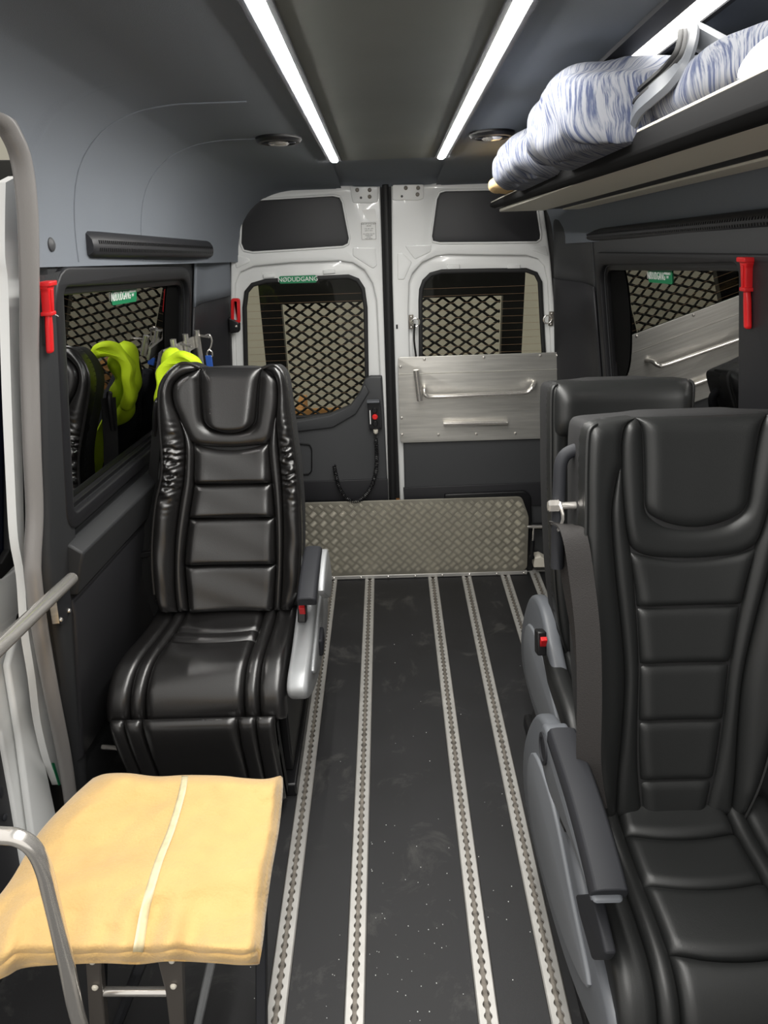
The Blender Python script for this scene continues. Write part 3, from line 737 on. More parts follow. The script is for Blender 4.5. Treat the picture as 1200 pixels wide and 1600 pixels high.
for i in range(9):
    MB().box((-.64, 4.40, -.70+.135*i), (.06, 4.43, -.60+.135*i)).ob('board', M['wood'], CRT, bevel=.004)
for x in (-.62, .02): MB().box((x, 4.43, -.70), (x+.05, 4.8, .47)).ob('corner_post', M['wood'], CRT, bevel=.004)

# ================================================================== SEATS
def resample(pts, n):
    P = [Vector(p) for p in pts]; L = [0.0]
    for i in range(1, len(P)): L.append(L[-1]+(P[i]-P[i-1]).length)
    out = []; j = 0
    for k in range(n+1):
        d = L[-1]*k/n
        while j < len(L)-2 and L[j+1] < d: j += 1
        seg = L[j+1]-L[j]; out.append(P[j].lerp(P[j+1], (d-L[j])/seg if seg > 1e-9 else 0))
    return out
def spread(n, k=.75):
    return [(1-k)*i/n + k*(.5-.5*math.cos(math.pi*i/n)) for i in range(n+1)]
def edge(d, r):
    t = min(d/r, 1.0) if r > 1e-6 else 1.0
    return math.sqrt(max(0.0, 1-(1-t)**2))
def pad(name, cl, cr, P, mat_, parent, A=.018, r=.022, nu=14, nv=30, base=None, extra=None, bow0=0., bow1=0., skirt=.03, smooth=True, endr=None):
    """upholstered panel between two side curves (2D), P maps (s, t, depth)"""
    if smooth: cl, cr = [tuple(p) for p in smooth_path([Vector((a, b, 0)) for a, b in cl], 5)], [tuple(p) for p in smooth_path([Vector((a, b, 0)) for a, b in cr], 5)]
    cl = [Vector(p[:2]) for p in cl]; cr = [Vector(p[:2]) for p in cr]
    us, vs = spread(nu), spread(nv, .5)
    N = 400; Lc, Rc = resample(cl, N), resample(cr, N)
    at = lambda C_, v: C_[min(int(v*N), N-1)].lerp(C_[min(int(v*N), N-1)+1], v*N-min(int(v*N), N-1))
    ln = sum((Lc[i+1]-Lc[i]).length+(Rc[i+1]-Rc[i]).length for i in range(N))/2
    rows = []
    for v in vs:
        a, b = at(Lc, v), at(Rc, v); w = (b-a).length; row = []
        rr = min(r, max(w/2, 1e-4)); re = min(endr or r, ln/2)
        ev = edge(min(v, 1-v)*ln, re)
        for u in us:
            q = a.lerp(b, u); bow = ((1-v)*bow0+v*bow1)*4*u*(1-u); s, t = q.x, q.y+bow
            e = edge(min(u, 1-u)*w, rr)*ev
            d = (base(s, t) if base else 0) + A*min(1, w/(2*r)+.25)*e + (extra(u, v, s, t)*e if extra else 0)
            row.append((s, t, d))
        rows.append(row)
    # skirt going down all around
    sk = lambda row: [(row[0][0], row[0][1], row[0][2]-skirt)]+row+[(row[-1][0], row[-1][1], row[-1][2]-skirt)]
    full = [sk(r_) for r_ in rows]
    low = lambda row: [(s, t, d-skirt) if 0 < i < len(row)-1 else (s, t, d) for i, (s, t, d) in enumerate(row)]
    full = [low(full[0])]+full+[low(full[-1])]
    mb = MB(); mb.loft([[P(*q) for q in r_] for r_ in full])
    return mb.ob(name, mat_, parent, ang=70)

def back_plane(cx, Y0, z0, rec, scale=1.0, ox=0.):
    c, s = math.cos(math.radians(rec)), math.sin(math.radians(rec))
    def P(u, t, d): return Vector((cx+(u-ox)*scale, Y0+s*t*scale-c*d, z0+c*t*scale+s*d))
    def inv(x, y):
        p = onP(x, y, (0, c, -s), Y0*c-z0*s); return (p.x, (p.z-z0)/c)
    return P, inv

# ---------- the glossy seat beside the left wall
ZJ = .50
P_L, inv_L = back_plane(0, 1.98, ZJ, 11)
z1 = lambda pts: [inv_L(230+x/4, 560+y/4) for x, y in pts]
LS = empty('passenger_seat', (-.54, 1.9, 0)); tag(LS, 'glossy black leather passenger seat with leg rest, beside the jackets', 'seat', 'passenger seats')
lm = M['leatherL']
cl_out = z1([(105, 1560), (75, 1440), (62, 1280), (62, 1100), (78, 900), (108, 740), (115, 620), (105, 480), (95, 320), (97, 200), (125, 120), (180, 55), (235, 27), (290, 38), (335, 58)])
cl_in = z1([(205, 1570), (190, 1440), (187, 1280), (192, 1100), (212, 920), (236, 770), (245, 640), (243, 500), (210, 370), (178, 290), (165, 215), (180, 150), (235, 105), (290, 85), (335, 62)])
cr_out = z1([(905, 1560), (945, 1440), (962, 1300), (968, 1100), (960, 880), (945, 700), (928, 560), (905, 400), (885, 250), (868, 130), (845, 75), (810, 45), (780, 42), (750, 50), (722, 60)])
cr_in = z1([(838, 1560), (846, 1440), (852, 1280), (856, 1100), (852, 900), (843, 740), (830, 600), (818, 480), (812, 380), (820, 290), (822, 200), (812, 130), (785, 90), (755, 72), (722, 64)])
def gathers(sgn):
    def f(u, v, s, t):
        k = math.exp(-((t-.49)/.085)**2)
        w = math.sin(t*230+u*4*sgn+2*math.sin(t*70))+.6*math.sin(t*350-u*5*sgn)+.5*math.sin(t*150+u*6)
        return k*.0068*w + .0015*math.sin(t*40+u*3)
    return f
midx = -.505
baseL = lambda s, t: .030*min(1.3, abs(s-(midx+(t/.78)*.03-.015))/.22)**2.2
out = cl_out[:]; top = z1([(335, 58), (430, 52), (530, 52), (630, 52), (722, 60)]); outline = cl_out+top[1:-1]+list(reversed(cr_out))
outline = [(p.x, p.y) for p in smooth_path([Vector((a, b, 0)) for a, b in outline], 3, True)]
back = plate('backrest', outline, [], .13, lambda u, v, w: P_L(u, v, w-.058), M['fabricB'], LS, bevel=.02)
tag(back, 'black shell of the backrest')
pad('bolster', cl_out, cl_in, P_L, lm, back, .030, .035, 20, 260, baseL, gathers(1), skirt=.05)
pad('bolster', cr_in, cr_out, P_L, lm, back, .030, .030, 18, 260, baseL, gathers(-1), skirt=.05)
rl_l = z1([(205, 1570), (190, 1440), (187, 1280), (192, 1100), (212, 920), (236, 770), (245, 640), (243, 500), (208, 365)])
rl_r = z1([(272, 1570), (255, 1440), (243, 1280), (256, 1100), (275, 960), (298, 800), (305, 680), (296, 530), (212, 362)])
pad('side_roll', rl_l, rl_r, P_L, lm, back, .020, .02, 10, 60, baseL)
rr_l = z1([(795, 1570), (800, 1440), (810, 1280), (808, 1100), (802, 960), (788, 800), (772, 680), (765, 525), (806, 360)])
rr_r = z1([(838, 1570), (846, 1440), (852, 1280), (856, 1100), (852, 900), (843, 740), (830, 600), (818, 480), (810, 355)])
pad('side_roll', rr_l, rr_r, P_L, lm, back, .020, .02, 10, 60, baseL)
pad_l = z1([(520, 453), (430, 445), (385, 422), (358, 380), (346, 300), (340, 200), (336, 58)])
pad_r = z1([(530, 453), (610, 445), (655, 425), (682, 385), (690, 300), (698, 180), (720, 60)])
pad('headrest_pad', z1([(420, 438), (385, 415), (360, 380), (348, 300), (341, 200), (338, 120), (337, 56)]), z1([(640, 435), (662, 418), (682, 385), (690, 300), (698, 180), (708, 110), (720, 58)]), P_L, lm, back, .022, .035, 24, 30, baseL, bow0=-.014, extra=lambda u, v, s, t: .026*(1-v)**1.3)
pad('head_surround', z1([(335, 62), (338, 120), (342, 200), (348, 300), (358, 380), (385, 420), (430, 443), (520, 452), (610, 444), (655, 424), (682, 385), (690, 300), (698, 180), (708, 110), (722, 62)]),
    z1([(330, 66), (235, 108), (180, 152), (166, 215), (178, 290), (210, 370), (248, 460), (296, 528), (400, 550), (530, 556), (660, 545), (764, 520), (800, 410), (820, 290), (822, 200), (812, 130), (728, 66)]), P_L, lm, back, .022, .03, 16, 90, baseL)
rowsL = [(530, 780, 296, 765, 300, 785), (780, 992, 300, 785, 270, 803), (992, 1284, 270, 803, 244, 810), (1284, 1575, 244, 810, 272, 795)]
for i, (ya, yb, xa, xb, xc, xd) in enumerate(rowsL):
    pad('back_panel', z1([(xc, yb), ((xa+xc)/2, (ya+yb)/2), (xa, ya)]), z1([(xd, yb-8), ((xb+xd)/2, (ya+yb)/2), (xb, ya-6)]), P_L, lm, back, .022, .03, 24, 22, baseL,
        bow1=-.02 if i == 0 else 0, endr=.02, extra=lambda u, v, s, t: .0012*math.sin(u*7+t*60)+.016*(1-v))
# piping round the edge
MB().tube(smooth_path([P_L(a, b, .012+baseL(a, b)) for a, b in cl_out[1:]], 4), .0045, 6).ob('piping', lm, back)
MB().tube(smooth_path([P_L(a, b, .012+baseL(a, b)) for a, b in cr_out[1:]], 4), .0045, 6).ob('piping', lm, back)

# cushion: s is fraction across, r runs from the back joint over the front roll
def cushion_map(prof, xl, xr):
    pr = smooth_path([Vector((0, a, b)) for a, b in prof], 10); N = len(pr)-1
    L = [0.0]
    for i in range(N): L.append(L[-1]+(pr[i+1]-pr[i]).length)
    T = L[-1]
    XLc = lambda k: xl[0]+(xl[1]-xl[0])*k; XRc = lambda k: xr[0]+(xr[1]-xr[0])*k
    def P(s, r, d):
        k = max(0, min(1, r/T)); dd = k*T; j = 0
        while j < N-1 and L[j+1] < dd: j += 1
        f = (dd-L[j])/max(1e-9, L[j+1]-L[j]); p = pr[j].lerp(pr[j+1], f); t = (pr[min(j+1, N)]-pr[max(j-1, 0)]).normalized()
        n = Vector((0, -t.z, t.y)); n = -n if n.z*.6-n.y < 0 else n
        e = r-dd
        x = XLc(k)+(XRc(k)-XLc(k))*s
        return Vector((x, p.y, p.z))+n*d+t*e
    return P, T
def cushion(root, prof, xl, xr, seams, cross, lm_, core_y, depth=.12, wav=.0, names=('cushion_side', 'cushion_stripe', 'cushion_panel')):
    P, T = cushion_map(prof, xl, xr)
    n = 24; rows = []
    for i in range(n+1):
        r = T*i/n; up_ = [P(s, r, -.004) for s in (0.01, .25, .5, .75, .99)]; dn = [P(s, r, -.05) for s in (.97, .5, .03)]
        rows.append(up_+dn)
    core = MB().loft(rows, True, True, True).ob('seat_cushion', M['fabricB'], root)
    w = abs(xr[1]-xl[1])
    def PP(u, t, d): return P(u/w, t, d)
    f = [0]+list(seams)+[1]
    nm = [names[0], names[1], names[2], names[1], names[0]]
    mid = lambda s0, s1: None
    for i in range(5):
        a, b = f[i]*w, f[i+1]*w
        if i != 2:
            pad(nm[i], [(a, 0), (a, T*.5), (a, T)], [(b, 0), (b, T*.5), (b, T)], PP, lm_, core, .020, .024 if i in (0, 4) else .018, 12, 40, skirt=.035)
        else:
            cs = [0]+[c*T for c in cross]+[T]
            for j in range(len(cs)-1):
                pad(nm[i], [(a, cs[j]), (a, (cs[j]+cs[j+1])/2), (a, cs[j+1])], [(b, cs[j]), (b, (cs[j]+cs[j+1])/2), (b, cs[j+1])], PP, lm_, core, .021, .022, 22, 24, bow0=.015 if j else 0, bow1=.015 if j < len(cs)-2 else 0, skirt=.035,
                    extra=lambda u, v, s, t: wav*math.sin(t*70+u*4))
    return core, P, T
profL = [(2.01, .505), (1.93, .488), (1.84, .490), (1.76, .497), (1.69, .492), (1.645, .462), (1.625, .42), (1.622, .365)]
cushion(LS, profL, (-.785, -.845), (-.325, -.325), (.135, .22, .775, .86), (.28, .40), lm, 0, wav=.001)
# leg rest
profF = [(1.60, .392), (1.585, .375), (1.585, .30), (1.60, .18), (1.615, .06)]
Pf, Tf = cushion_map(profF, (-.825, -.80), (-.352, -.352))
rows = []
for i in range(13):
    r = Tf*i/12; rows.append([Pf(s, r, 0) for s in (0, .5, 1)]+[Pf(s, r, -.05) for s in (1, .5, 0)])
leg = MB().loft(rows, True, True, True).ob('leg_rest', M['fabricB'], LS)
wf = .473; ff = [0, .09, .195, .78, .885, 1]
for i in range(5):
    a, b = ff[i]*wf, ff[i+1]*wf
    pad('leg_rest_panel', [(a, 0), (a, Tf/2), (a, Tf)], [(b, 0), (b, Tf/2), (b, Tf)], lambda u, t, d: Pf(u/wf, t, d), lm, leg, .014, .016, 10, 30, skirt=.02)

# side cover, armrest, buckle of the glossy seat
def side_cover(root, Xo, sgn, pts, m, thick=.05, name='side_cover'):
    q = [(p[0], p[1]) for p in smooth_path([Vector((a, b, 0)) for a, b in pts], 4, True)]
    return plate(name, q, [], thick, lambda u, v, w: Vector((Xo-sgn*thick/2+w, u, v)), m, root, bevel=.014)
covL = [(1.64, .50), (1.605, .465), (1.65, .41), (1.78, .345), (1.96, .295), (2.12, .28), (2.25, .31), (2.30, .40), (2.27, .50), (2.20, .58), (2.08, .60), (1.92, .55), (1.76, .515)]
sc = side_cover(LS, -.255, 1, covL, M['silver'], .06)
inn = [(1.72, .455), (1.80, .40), (1.98, .345), (2.13, .33), (2.23, .38), (2.20, .47), (2.04, .515), (1.84, .485)]
qi = [(p.x, p.y) for p in smooth_path([Vector((a, b, 0)) for a, b in inn], 4, True)]
plate('cover_relief', qi, [], .012, lambda u, v, w: Vector((-.253+w, u, v)), M['silver'], sc, bevel=.005)
MB().obox((-.246, 1.90, .435), (.012, 0, 0), (0, .035, .004), (0, 0, .03)).ob('recline_lever', M['pgreyd'], sc, bevel=.006)
def arm(root, pts, x0, x1, th, m_, frame_m, name='armrest', pivot=None):
    path = smooth_path([Vector((0, a, b)) for a, b in pts], 8); rows = []; n = len(path)
    for i, p in enumerate(path):
        t = (path[min(i+1, n-1)]-path[max(i-1, 0)]).normalized(); nn = Vector((0, -t.z, t.y)); nn = nn if nn.z > 0 else -nn
        k = .5*(x1-x0); c_ = (x0+x1)/2; row = []
        for (a, b) in ((-1, -1), (-1, .35), (-.82, .85), (-.4, 1), (.4, 1), (.82, .85), (1, .35), (1, -1)):
            row.append(Vector((c_+a*k, p.y, p.z))+nn*(b*th))
        rows.append(row)
    return MB().loft(rows, True, True, True).ob(name, m_, root, bevel=.004)
armL = arm(LS, [(1.985, .722), (1.93, .719), (1.86, .712), (1.79, .700), (1.735, .684)], -.282, -.226, .016, M['pgreyd'], None)
q = [(p.x, p.y) for p in smooth_path([Vector((a, b, 0)) for a, b in [(2.0, .715), (2.05, .66), (2.08, .56), (2.0, .54), (1.90, .60), (1.82, .67), (1.90, .705)]], 4, True)]
plate('arm_frame', q, [], .022, lambda u, v, w: Vector((-.222+w, u, v)), M['silver'], armL, bevel=.006)
def buckle(root, c, d, m=1):
    c = Vector(c); b = MB().obox(c, (.013, 0, 0), Vector(d)*.034, Vector((0, -d[2], d[1]))*.022 if abs(d[0]) < .5 else (0, .02, 0)).ob('buckle', M['black'], root, bevel=.004)
    MB().obox(c+Vector((0.003, -.020, .012)), (.009, 0, 0), (0, .006, .003), (0, -.006, .017)).ob('release_button', M['red'], b, bevel=.002)
    return b
buckle(LS, (-.288, 1.865, .575), Vector((0, .35, .94)))
def ribbon(pts, w, wdir, th=.0016):
    P = smooth_path(pts, 8); wd_ = Vector(wdir).normalized(); rows = []; n = len(P)
    for i, p in enumerate(P):
        t = (P[min(i+1, n-1)]-P[max(i-1, 0)]).normalized(); a = (wd_-t*wd_.dot(t)).normalized(); nn = t.cross(a)
        rows.append([p-a*w/2-nn*th, p+a*w/2-nn*th, p+a*w/2+nn*th, p-a*w/2+nn*th])
    return MB().loft(rows, True, True, True)
ribbon([pY(249, 632, 2.17), pY(243, 700, 2.16), pY(235, 790, 2.13), pY(226, 868, 2.08), pY(236, 930, 2.05), pY(248, 965, 2.02)], .046, (.8, -.6, 0)).ob('seat_belt', M['fabricB'], LS)
MB().obox(pY(228, 866, 2.07), (.028, 0, .004), (0, .006, 0), (0, 0, .010)).ob('belt_tongue', M['black'], LS, bevel=.003)
MB().tube(smooth_path([pY(255, 640, 2.19), pY(247, 625, 2.17), pY(243, 645, 2.16), pY(242, 680, 2.17)], 5), .009, 8).ob('belt_guide', M['black'], LS)
# pedestal on the rails
for x in (-.72, -.36):
    MB().box((x-.03, 1.68, .0), (x+.03, 2.25, .05)).ob('floor_foot', M['black'], LS, bevel=.006)
    MB().box((x-.015, 1.74, .05), (x+.015, 2.2, .34)).ob('pedestal', M['black'], LS, bevel=.006)
MB().box((-.74, 1.70, .33), (-.34, 2.22, .44)).ob('seat_pan', M['black'], LS, bevel=.01)
MB().tube([(-.90, 1.66, .24), (-.78, 1.64, .245)], .007, 8).ob('leg_rest_bar', M['chrome'], LS)

# ---------- the matt seats on the other side, one design
PR0, invR = back_plane(0, 1.13, ZJ, 11)
CXR = .588
zr = lambda pts: [(lambda q: (q[0]-CXR, q[1]))(invR(830+x/2.667, 560+y/2.667)) for x, y in pts]
def mir(c): return [(-a, b) for a, b in c]
R_out = zr([(300, 1905), (255, 1750), (225, 1500), (212, 1250), (205, 1000), (203, 800), (205, 600), (205, 450), (210, 320), (222, 278), (250, 262), (330, 254), (428, 246)])
R_surr = zr([(428, 246), (380, 275), (362, 340), (362, 450), (370, 560), (380, 660), (392, 730), (410, 782), (465, 815), (540, 828), (640, 833)])
R_pad = zr([(430, 246), (452, 290), (460, 400), (462, 520), (463, 600), (478, 645), (530, 685), (590, 701), (660, 706)])
R_roll = zr([(345, 1900), (350, 1750), (372, 1500), (380, 1300), (362, 1080), (340, 900), (322, 700), (322, 600), (345, 480), (362, 400)])
R_in = zr([(460, 1905), (440, 1700), (438, 1500), (443, 1270), (430, 1030), (408, 800), (392, 730), (376, 600), (364, 410)])
HWR = abs(R_out[6][0])
def matt_seat(cx, Y0, zj, sc_, lab, tilt=11, right=1.0, gside=-1, covx=0., plain=False):
    P0, _ = back_plane(cx, Y0, zj, tilt, sc_)
    P = (lambda u, t, d: P0(u if u < 0 else u*right, t, d))
    root = empty('passenger_seat', (cx, Y0, 0)); tag(root, lab, 'seat', 'passenger seats')
    m = M['leatherR']; bs = lambda s, t: .032*min(1.3, abs(s)/HWR)**2.4
    tp = [(R_out[-1][0]*(1-2*k/6), R_out[-1][1]+.004) for k in range(1, 6)]
    ol = R_out+tp+list(reversed(mir(R_out)))
    ol = [(p.x, p.y) for p in smooth_path([Vector((a, b, 0)) for a, b in ol], 3, True)]
    back = plate('backrest', ol, [], .13, lambda u, v, w: P(u, v, w-.056), M['fabricB'], root, bevel=.02)
    inner = R_roll[:-1]+[R_surr[3], R_surr[2], R_surr[1], R_surr[0]]
    pad('bolster', R_out, inner, P, m, back, .026, .03, 16, 70, bs, skirt=.05)
    pad('bolster', mir(inner), mir(R_out), P, m, back, .026, .03, 16, 70, bs, skirt=.05)
    pad('side_roll', R_roll, R_in, P, m, back, .016, .02, 10, 60, bs)
    pad('side_roll', mir(R_in), mir(R_roll), P, m, back, .016, .02, 10, 60, bs)
    pl = R_pad[:-1]
    pad('headrest_pad', list(reversed(pl[:6])), list(reversed(mir(pl[:6]))), P, m, back, .020, .03, 26, 26, bs, bow0=R_pad[-1][1]-pl[5][1])
    pad('head_surround', R_pad+[(0, R_pad[-1][1])]+list(reversed(mir(R_pad))), R_surr+[(0, R_surr[-1][1])]+list(reversed(mir(R_surr))), P, m, back, .018, .024, 14, 90, bs)
    tr = [R_surr[-1][1], zr([(430, 1030)])[0][1], zr([(443, 1267)])[0][1], zr([(440, 1503)])[0][1], zr([(460, 1748)])[0][1], zr([(470, 1905)])[0][1]]
    def inx(t):
        for (a, b), (c, d) in zip(R_in, R_in[1:]):
            if min(b, d) <= t <= max(b, d) and abs(d-b) > 1e-6: return a+(c-a)*(t-b)/(d-b)
        return R_in[0][0]
    for i in range(5):
        t1, t0 = tr[i], tr[i+1]
        if i == 0:
            cl = [(inx(t0), t0), (inx((t0+t1)/2), (t0+t1)/2), (inx(t1+.04), t1+.022)]
        else: cl = [(inx(t0), t0), (inx((t0+t1)/2), (t0+t1)/2), (inx(t1), t1)]
        pad('back_panel', cl, mir(cl), P, m, back, .014, .026, 24, 20, bs, bow1=-.022 if i == 0 else .0, endr=.02, extra=lambda u, v, s, t: .008*(1-v))
    MB().tube(smooth_path([P(a, b, .012+bs(a, b)) for a, b in R_out[:-2]], 4), .004, 6).ob('piping', m, back)
    MB().tube(smooth_path([P(-a, b, .012+bs(a, b)) for a, b in R_out[:-2]], 4), .004, 6).ob('piping', m, back)
    if plain:
        wv = [(R_out[k][0]+.004, R_out[k][1]) for k in (6, 7, 8, 9)]+[(R_out[10][0], R_out[10][1]+.004)]
        pad('head_cover', wv, mir(wv), P, m, back, .060, .05, 26, 26, bs, skirt=.09, endr=.06)
    P_ = P
    P = (lambda u, t, d: P_(u*-gside, t, d))
    # belt guide tube
    g = [P(-HWR+.03, R_out[7][1]+.03, -.05), P(-HWR-.022, R_out[7][1]+.012, -.05), P(-HWR-.03, R_out[7][1]-.06, -.05), P(-HWR-.03, R_out[7][1]-.22, -.05)]
    MB().tube(smooth_path(g, 8), .013*sc_, 12).ob('guide_tube', M['pgreyd'], root)
    b0 = P(-HWR-.042, R_out[7][1]-.085, -.035)
    bb = MB().tube([b0, b0+Vector((-.055*gside, 0, 0))], .0075, 12).ob('belt_bolt', M['chrome'], root)
    MB().lathe(b0, (gside, 0, 0), [(.013, -.008), (.013, .010), (.010, .013), (0, .013)], 6).ob('bolt_head', M['chrome'], bb, ang=20)
    l0 = b0+Vector((.012, -.004, 0)); n = 16
    MB().tube([l0+Vector((.003*math.sin(k), .012*math.cos(2*math.pi*k/n), -.022+.03*math.sin(2*math.pi*k/n))) for k in range(n)], .0035, 6, True).ob('belt_loop', M['chrome'], bb)
    # cushion
    prof = [(.03, .01), (-.06, -.006), (-.16, -.004), (-.26, .004), (-.335, 0), (-.38, -.03), (-.40, -.075), (-.403, -.13)]
    prof = [(Y0+a*sc_, zj+b*sc_) for a, b in prof]
    hw = .235*sc_
    cushion(root, prof, (cx-hw*.95, cx-hw), (cx+hw*.95*right, cx+hw*right), (.15, .235, .765, .85), (.17, .40, .66), m, 0)
    # side cover
    cv = [(Y0+a*sc_, zj+(b-.5)*sc_) for a, b in [(-.38, .455), (-.41, .40), (-.35, .32), (-.18, .235), (.02, .185), (.22, .175), (.35, .21), (.39, .32), (.33, .47), (.24, .57), (.10, .60), (-.06, .53), (-.23, .475)]]
    sc0 = side_cover(root, cx-hw-.012+covx, -1, cv, M['pgrey'], .045)
    ri = [(Y0+a*sc_, zj+(b-.5)*sc_) for a, b in [(-.30, .40), (-.20, .32), (0, .255), (.20, .245), (.29, .33), (.24, .45), (.04, .49), (-.16, .44)]]
    qi = [(p.x, p.y) for p in smooth_path([Vector((a, b, 0)) for a, b in ri], 4, True)]
    plate('cover_relief', qi, [], .012, lambda u, v, w: Vector((cx-hw-.014+covx+w, u, v)), M['relief'], sc0, bevel=.005)
    buckle(root, (cx-hw-.012, Y0-.06*sc_, zj+.075), Vector((0, .35, .94)))
    for x in (cx-.16, cx+.16):
        MB().box((x-.03, Y0-.28, 0), (x+.03, Y0+.26, .05)).ob('floor_foot', M['black'], root, bevel=.006)
        MB().box((x-.015, Y0-.22, .05), (x+.015, Y0+.2, zj-.16)).ob('pedestal', M['black'], root, bevel=.006)
    MB().box((cx-.19, Y0-.28, zj-.18), (cx+.19, Y0+.22, zj-.07)).ob('seat_pan', M['black'], root, bevel=.01)
    return root, P, hw, b0
RS, PRS, hwR, bolt0 = matt_seat(CXR, 1.13, ZJ, 1.0, 'matt black leather passenger seat nearest, with grey armrest and belt', right=.93)
RB, PRB, hwB, bolt1 = matt_seat(.63, 1.72, .50, .91, 'matt black passenger seat half hidden behind the nearest matt seat', right=.80, gside=1, covx=.028, plain=True)
# belt of the nearest matt seat
ribbon([bolt0+Vector((.006, -.004, -.035)), pY(880, 850, 1.30), pY(892, 920, 1.27), pY(906, 1000, 1.24), pY(918, 1080, 1.2), pY(930, 1180, 1.17)], .034, (.75, -.65, 0)).ob('seat_belt', M['belt'], RS)
ribbon([bolt0+Vector((.014, -.012, -.035)), pY(897, 835, 1.215), pY(911, 920, 1.165), pY(919, 1000, 1.125), pY(921, 1090, 1.085), pY(920, 1190, 1.045), pY(930, 1262, 1.02)], .046, (.95, -.30, 0)).ob('seat_belt', M['belt'], RS)
# armrest of the nearest matt seat
armR = arm(RS, [(1.145, .712), (1.06, .716), (.98, .718), (.90, .712), (.83, .70), (.795, .690)], .305, .366, .018, M['pgreyd'], None)
q = [(p.x, p.y) for p in smooth_path([Vector((a, b, 0)) for a, b in [(1.185, .705), (1.20, .66), (1.185, .61), (1.10, .60), (1.0, .63), (.88, .665), (.80, .675), (.80, .69), (.95, .70), (1.1, .71)]], 4, True)]
plate('arm_frame', q, [], .052, lambda u, v, w: Vector((.331+w, u, v)), M['pgrey'], armR, bevel=.008)
MB().lathe((.305, 1.16, .66), (-1, 0, 0), [(.034, -.004), (.034, .004), (.026, .005), (.024, .002), (0, .002)], 24).ob('pivot_cap', M['pgreyd'], armR)

pI = rpoly([(lambda p: (p.y, p.z))(pX(x, y, CXR-hwR-.014)) for x, y in ((908, 1398), (935, 1396), (957, 1490), (950, 1500), (935, 1500), (915, 1430))], .008, 3)
plate('recline_handle', pI, [], .02, lambda u, v, w: Vector((CXR-hwR-.016+w, u, v)), M['pgreyd'], RS, bevel=.005)

# ================================================================== SLIDING DOOR SIDE
def offp(x, y, o): return pL(x, y, o)
seal_px = [(-60, 150), (-25, 165), (0, 183), (15, 205), (33, 250), (43, 330), (46, 450), (46, 560), (50, 700), (54, 800), (51, 870), (52, 905), (62, 980), (80, 1080), (100, 1180), (112, 1260), (124, 1340)]
sp_ = [pL(x, y, .014 if i < 6 else (.002 if i == 6 else -.012)) for i, (x, y) in enumerate(seal_px)]
sp_ = smooth_path(sp_, 6)
sl = MB().tube(sp_, .0185, 14).ob('trim_14', M['rubber']); tag(sl, 'grey rubber door seal around the sliding door opening', kind='structure')
sp2 = smooth_path([pL(x+17, y, -.006) for x, y in seal_px[7:]], 6)
MB().tube(sp2, .007, 10).ob('seal_lip', M['brubber'], sl)
ls = [(9, 285), (8, 330), (8, 400), (13, 450), (17, 600), (23, 750), (28, 840), (38, 900), (44, 985), (55, 1057), (63, 1125), (77, 1185), (92, 1226)]
rs = [(28, 275), (30, 330), (30, 400), (32, 450), (32, 600), (36, 750), (38, 840), (42, 900), (52, 985), (66, 1057), (78, 1125), (93, 1185), (97, 1226)]
rows = []
for a, b in zip(smooth_path([pL(x, y, -.055) for x, y in ls], 4), smooth_path([pL(x, y, -.055) for x, y in rs], 4)):
    rows.append([a, b, b+Vector((-.02, .0, 0)), a+Vector((-.02, .0, 0))])
fl = MB().loft(rows, True, True, True).ob('trim_15', M['white']); tag(fl, 'white painted body flange behind the door seal', kind='structure')
MB().prism([pL(x, y, -.054) for x, y in ((80, 1192), (84, 1192), (94, 1226), (91, 1227))], (.002, 0, 0)).ob('green_mark', M['green'], fl)
# open sliding door standing outside
SDX = -1.04
fX = lambda X: (lambda u, v, w: Vector((X+w, u, v)))
dd = lambda pts, X=SDX: [(lambda p: (p.y, p.z))(pX(x, y, X)) for x, y in pts]
SD = empty('sliding_door', (SDX, 1.2, .0)); tag(SD, 'white sliding door standing open outside with dark blue window', 'door')
plate('door_frame', rpoly(dd([(-260, 930), (-5, 903), (18, 888), (22, 872), (40, 860), (40, 945), (19, 962), (17, 985), (32, 1080), (50, 1190), (72, 1300), (95, 1400), (40, 1420), (12, 1250), (-8, 1140), (-260, 1190)]), .01, 3), [], .03, fX(SDX), M['white'], SD, bevel=.008)
plate('edge_moulding', rpoly(dd([(17, 985), (24, 985), (42, 1080), (60, 1190), (84, 1300), (105, 1400), (60, 1410), (40, 1300), (20, 1150), (2, 1040)], SDX+.02), .01, 3), [], .02, fX(SDX+.03), M['white'], SD, bevel=.008)
plate('window_glass', dd([(-260, 300), (14, 300), (20, 600), (33, 850), (18, 872), (-260, 930)]), [], .008, fX(SDX-.01), M['navyglass'], SD)
plate('window_frame', dd([(-260, 250), (22, 250), (26, 600), (42, 850), (22, 878), (-5, 905), (-260, 935), (-260, 905), (-5, 880), (8, 858), (9, 600), (2, 330), (-260, 330)]), [], .02, fX(SDX+.004), M['brubber'], SD, bevel=.004)
plate('lock_plate', dd([(-120, 395), (12, 392), (15, 398), (15, 436), (11, 441), (-120, 444)], SDX+.02), [], .012, fX(SDX+.025), M['ivory'], SD, bevel=.004)
plate('lower_trim', dd([(-260, 1160), (-8, 1130), (12, 1250), (40, 1420), (90, 1700), (-260, 1700)]), [], .02, fX(SDX-.006), M['trimd'], SD)
for x, y, r in ((1, 1238, .016), (8, 1277, .010), (-20, 1300, .010)):
    screw(SD, pX(x, y, SDX+.006), r, 'pgreyd', ax=(1, 0, 0), name='boss')
plate('rear_gap_trim', dd([(19, 962), (40, 945), (48, 990), (62, 1100), (85, 1210), (112, 1330), (120, 1420), (95, 1400), (72, 1300), (50, 1190), (32, 1080), (17, 985)], SDX-.02), [], .01, fX(SDX-.03), M['brubber'], SD)
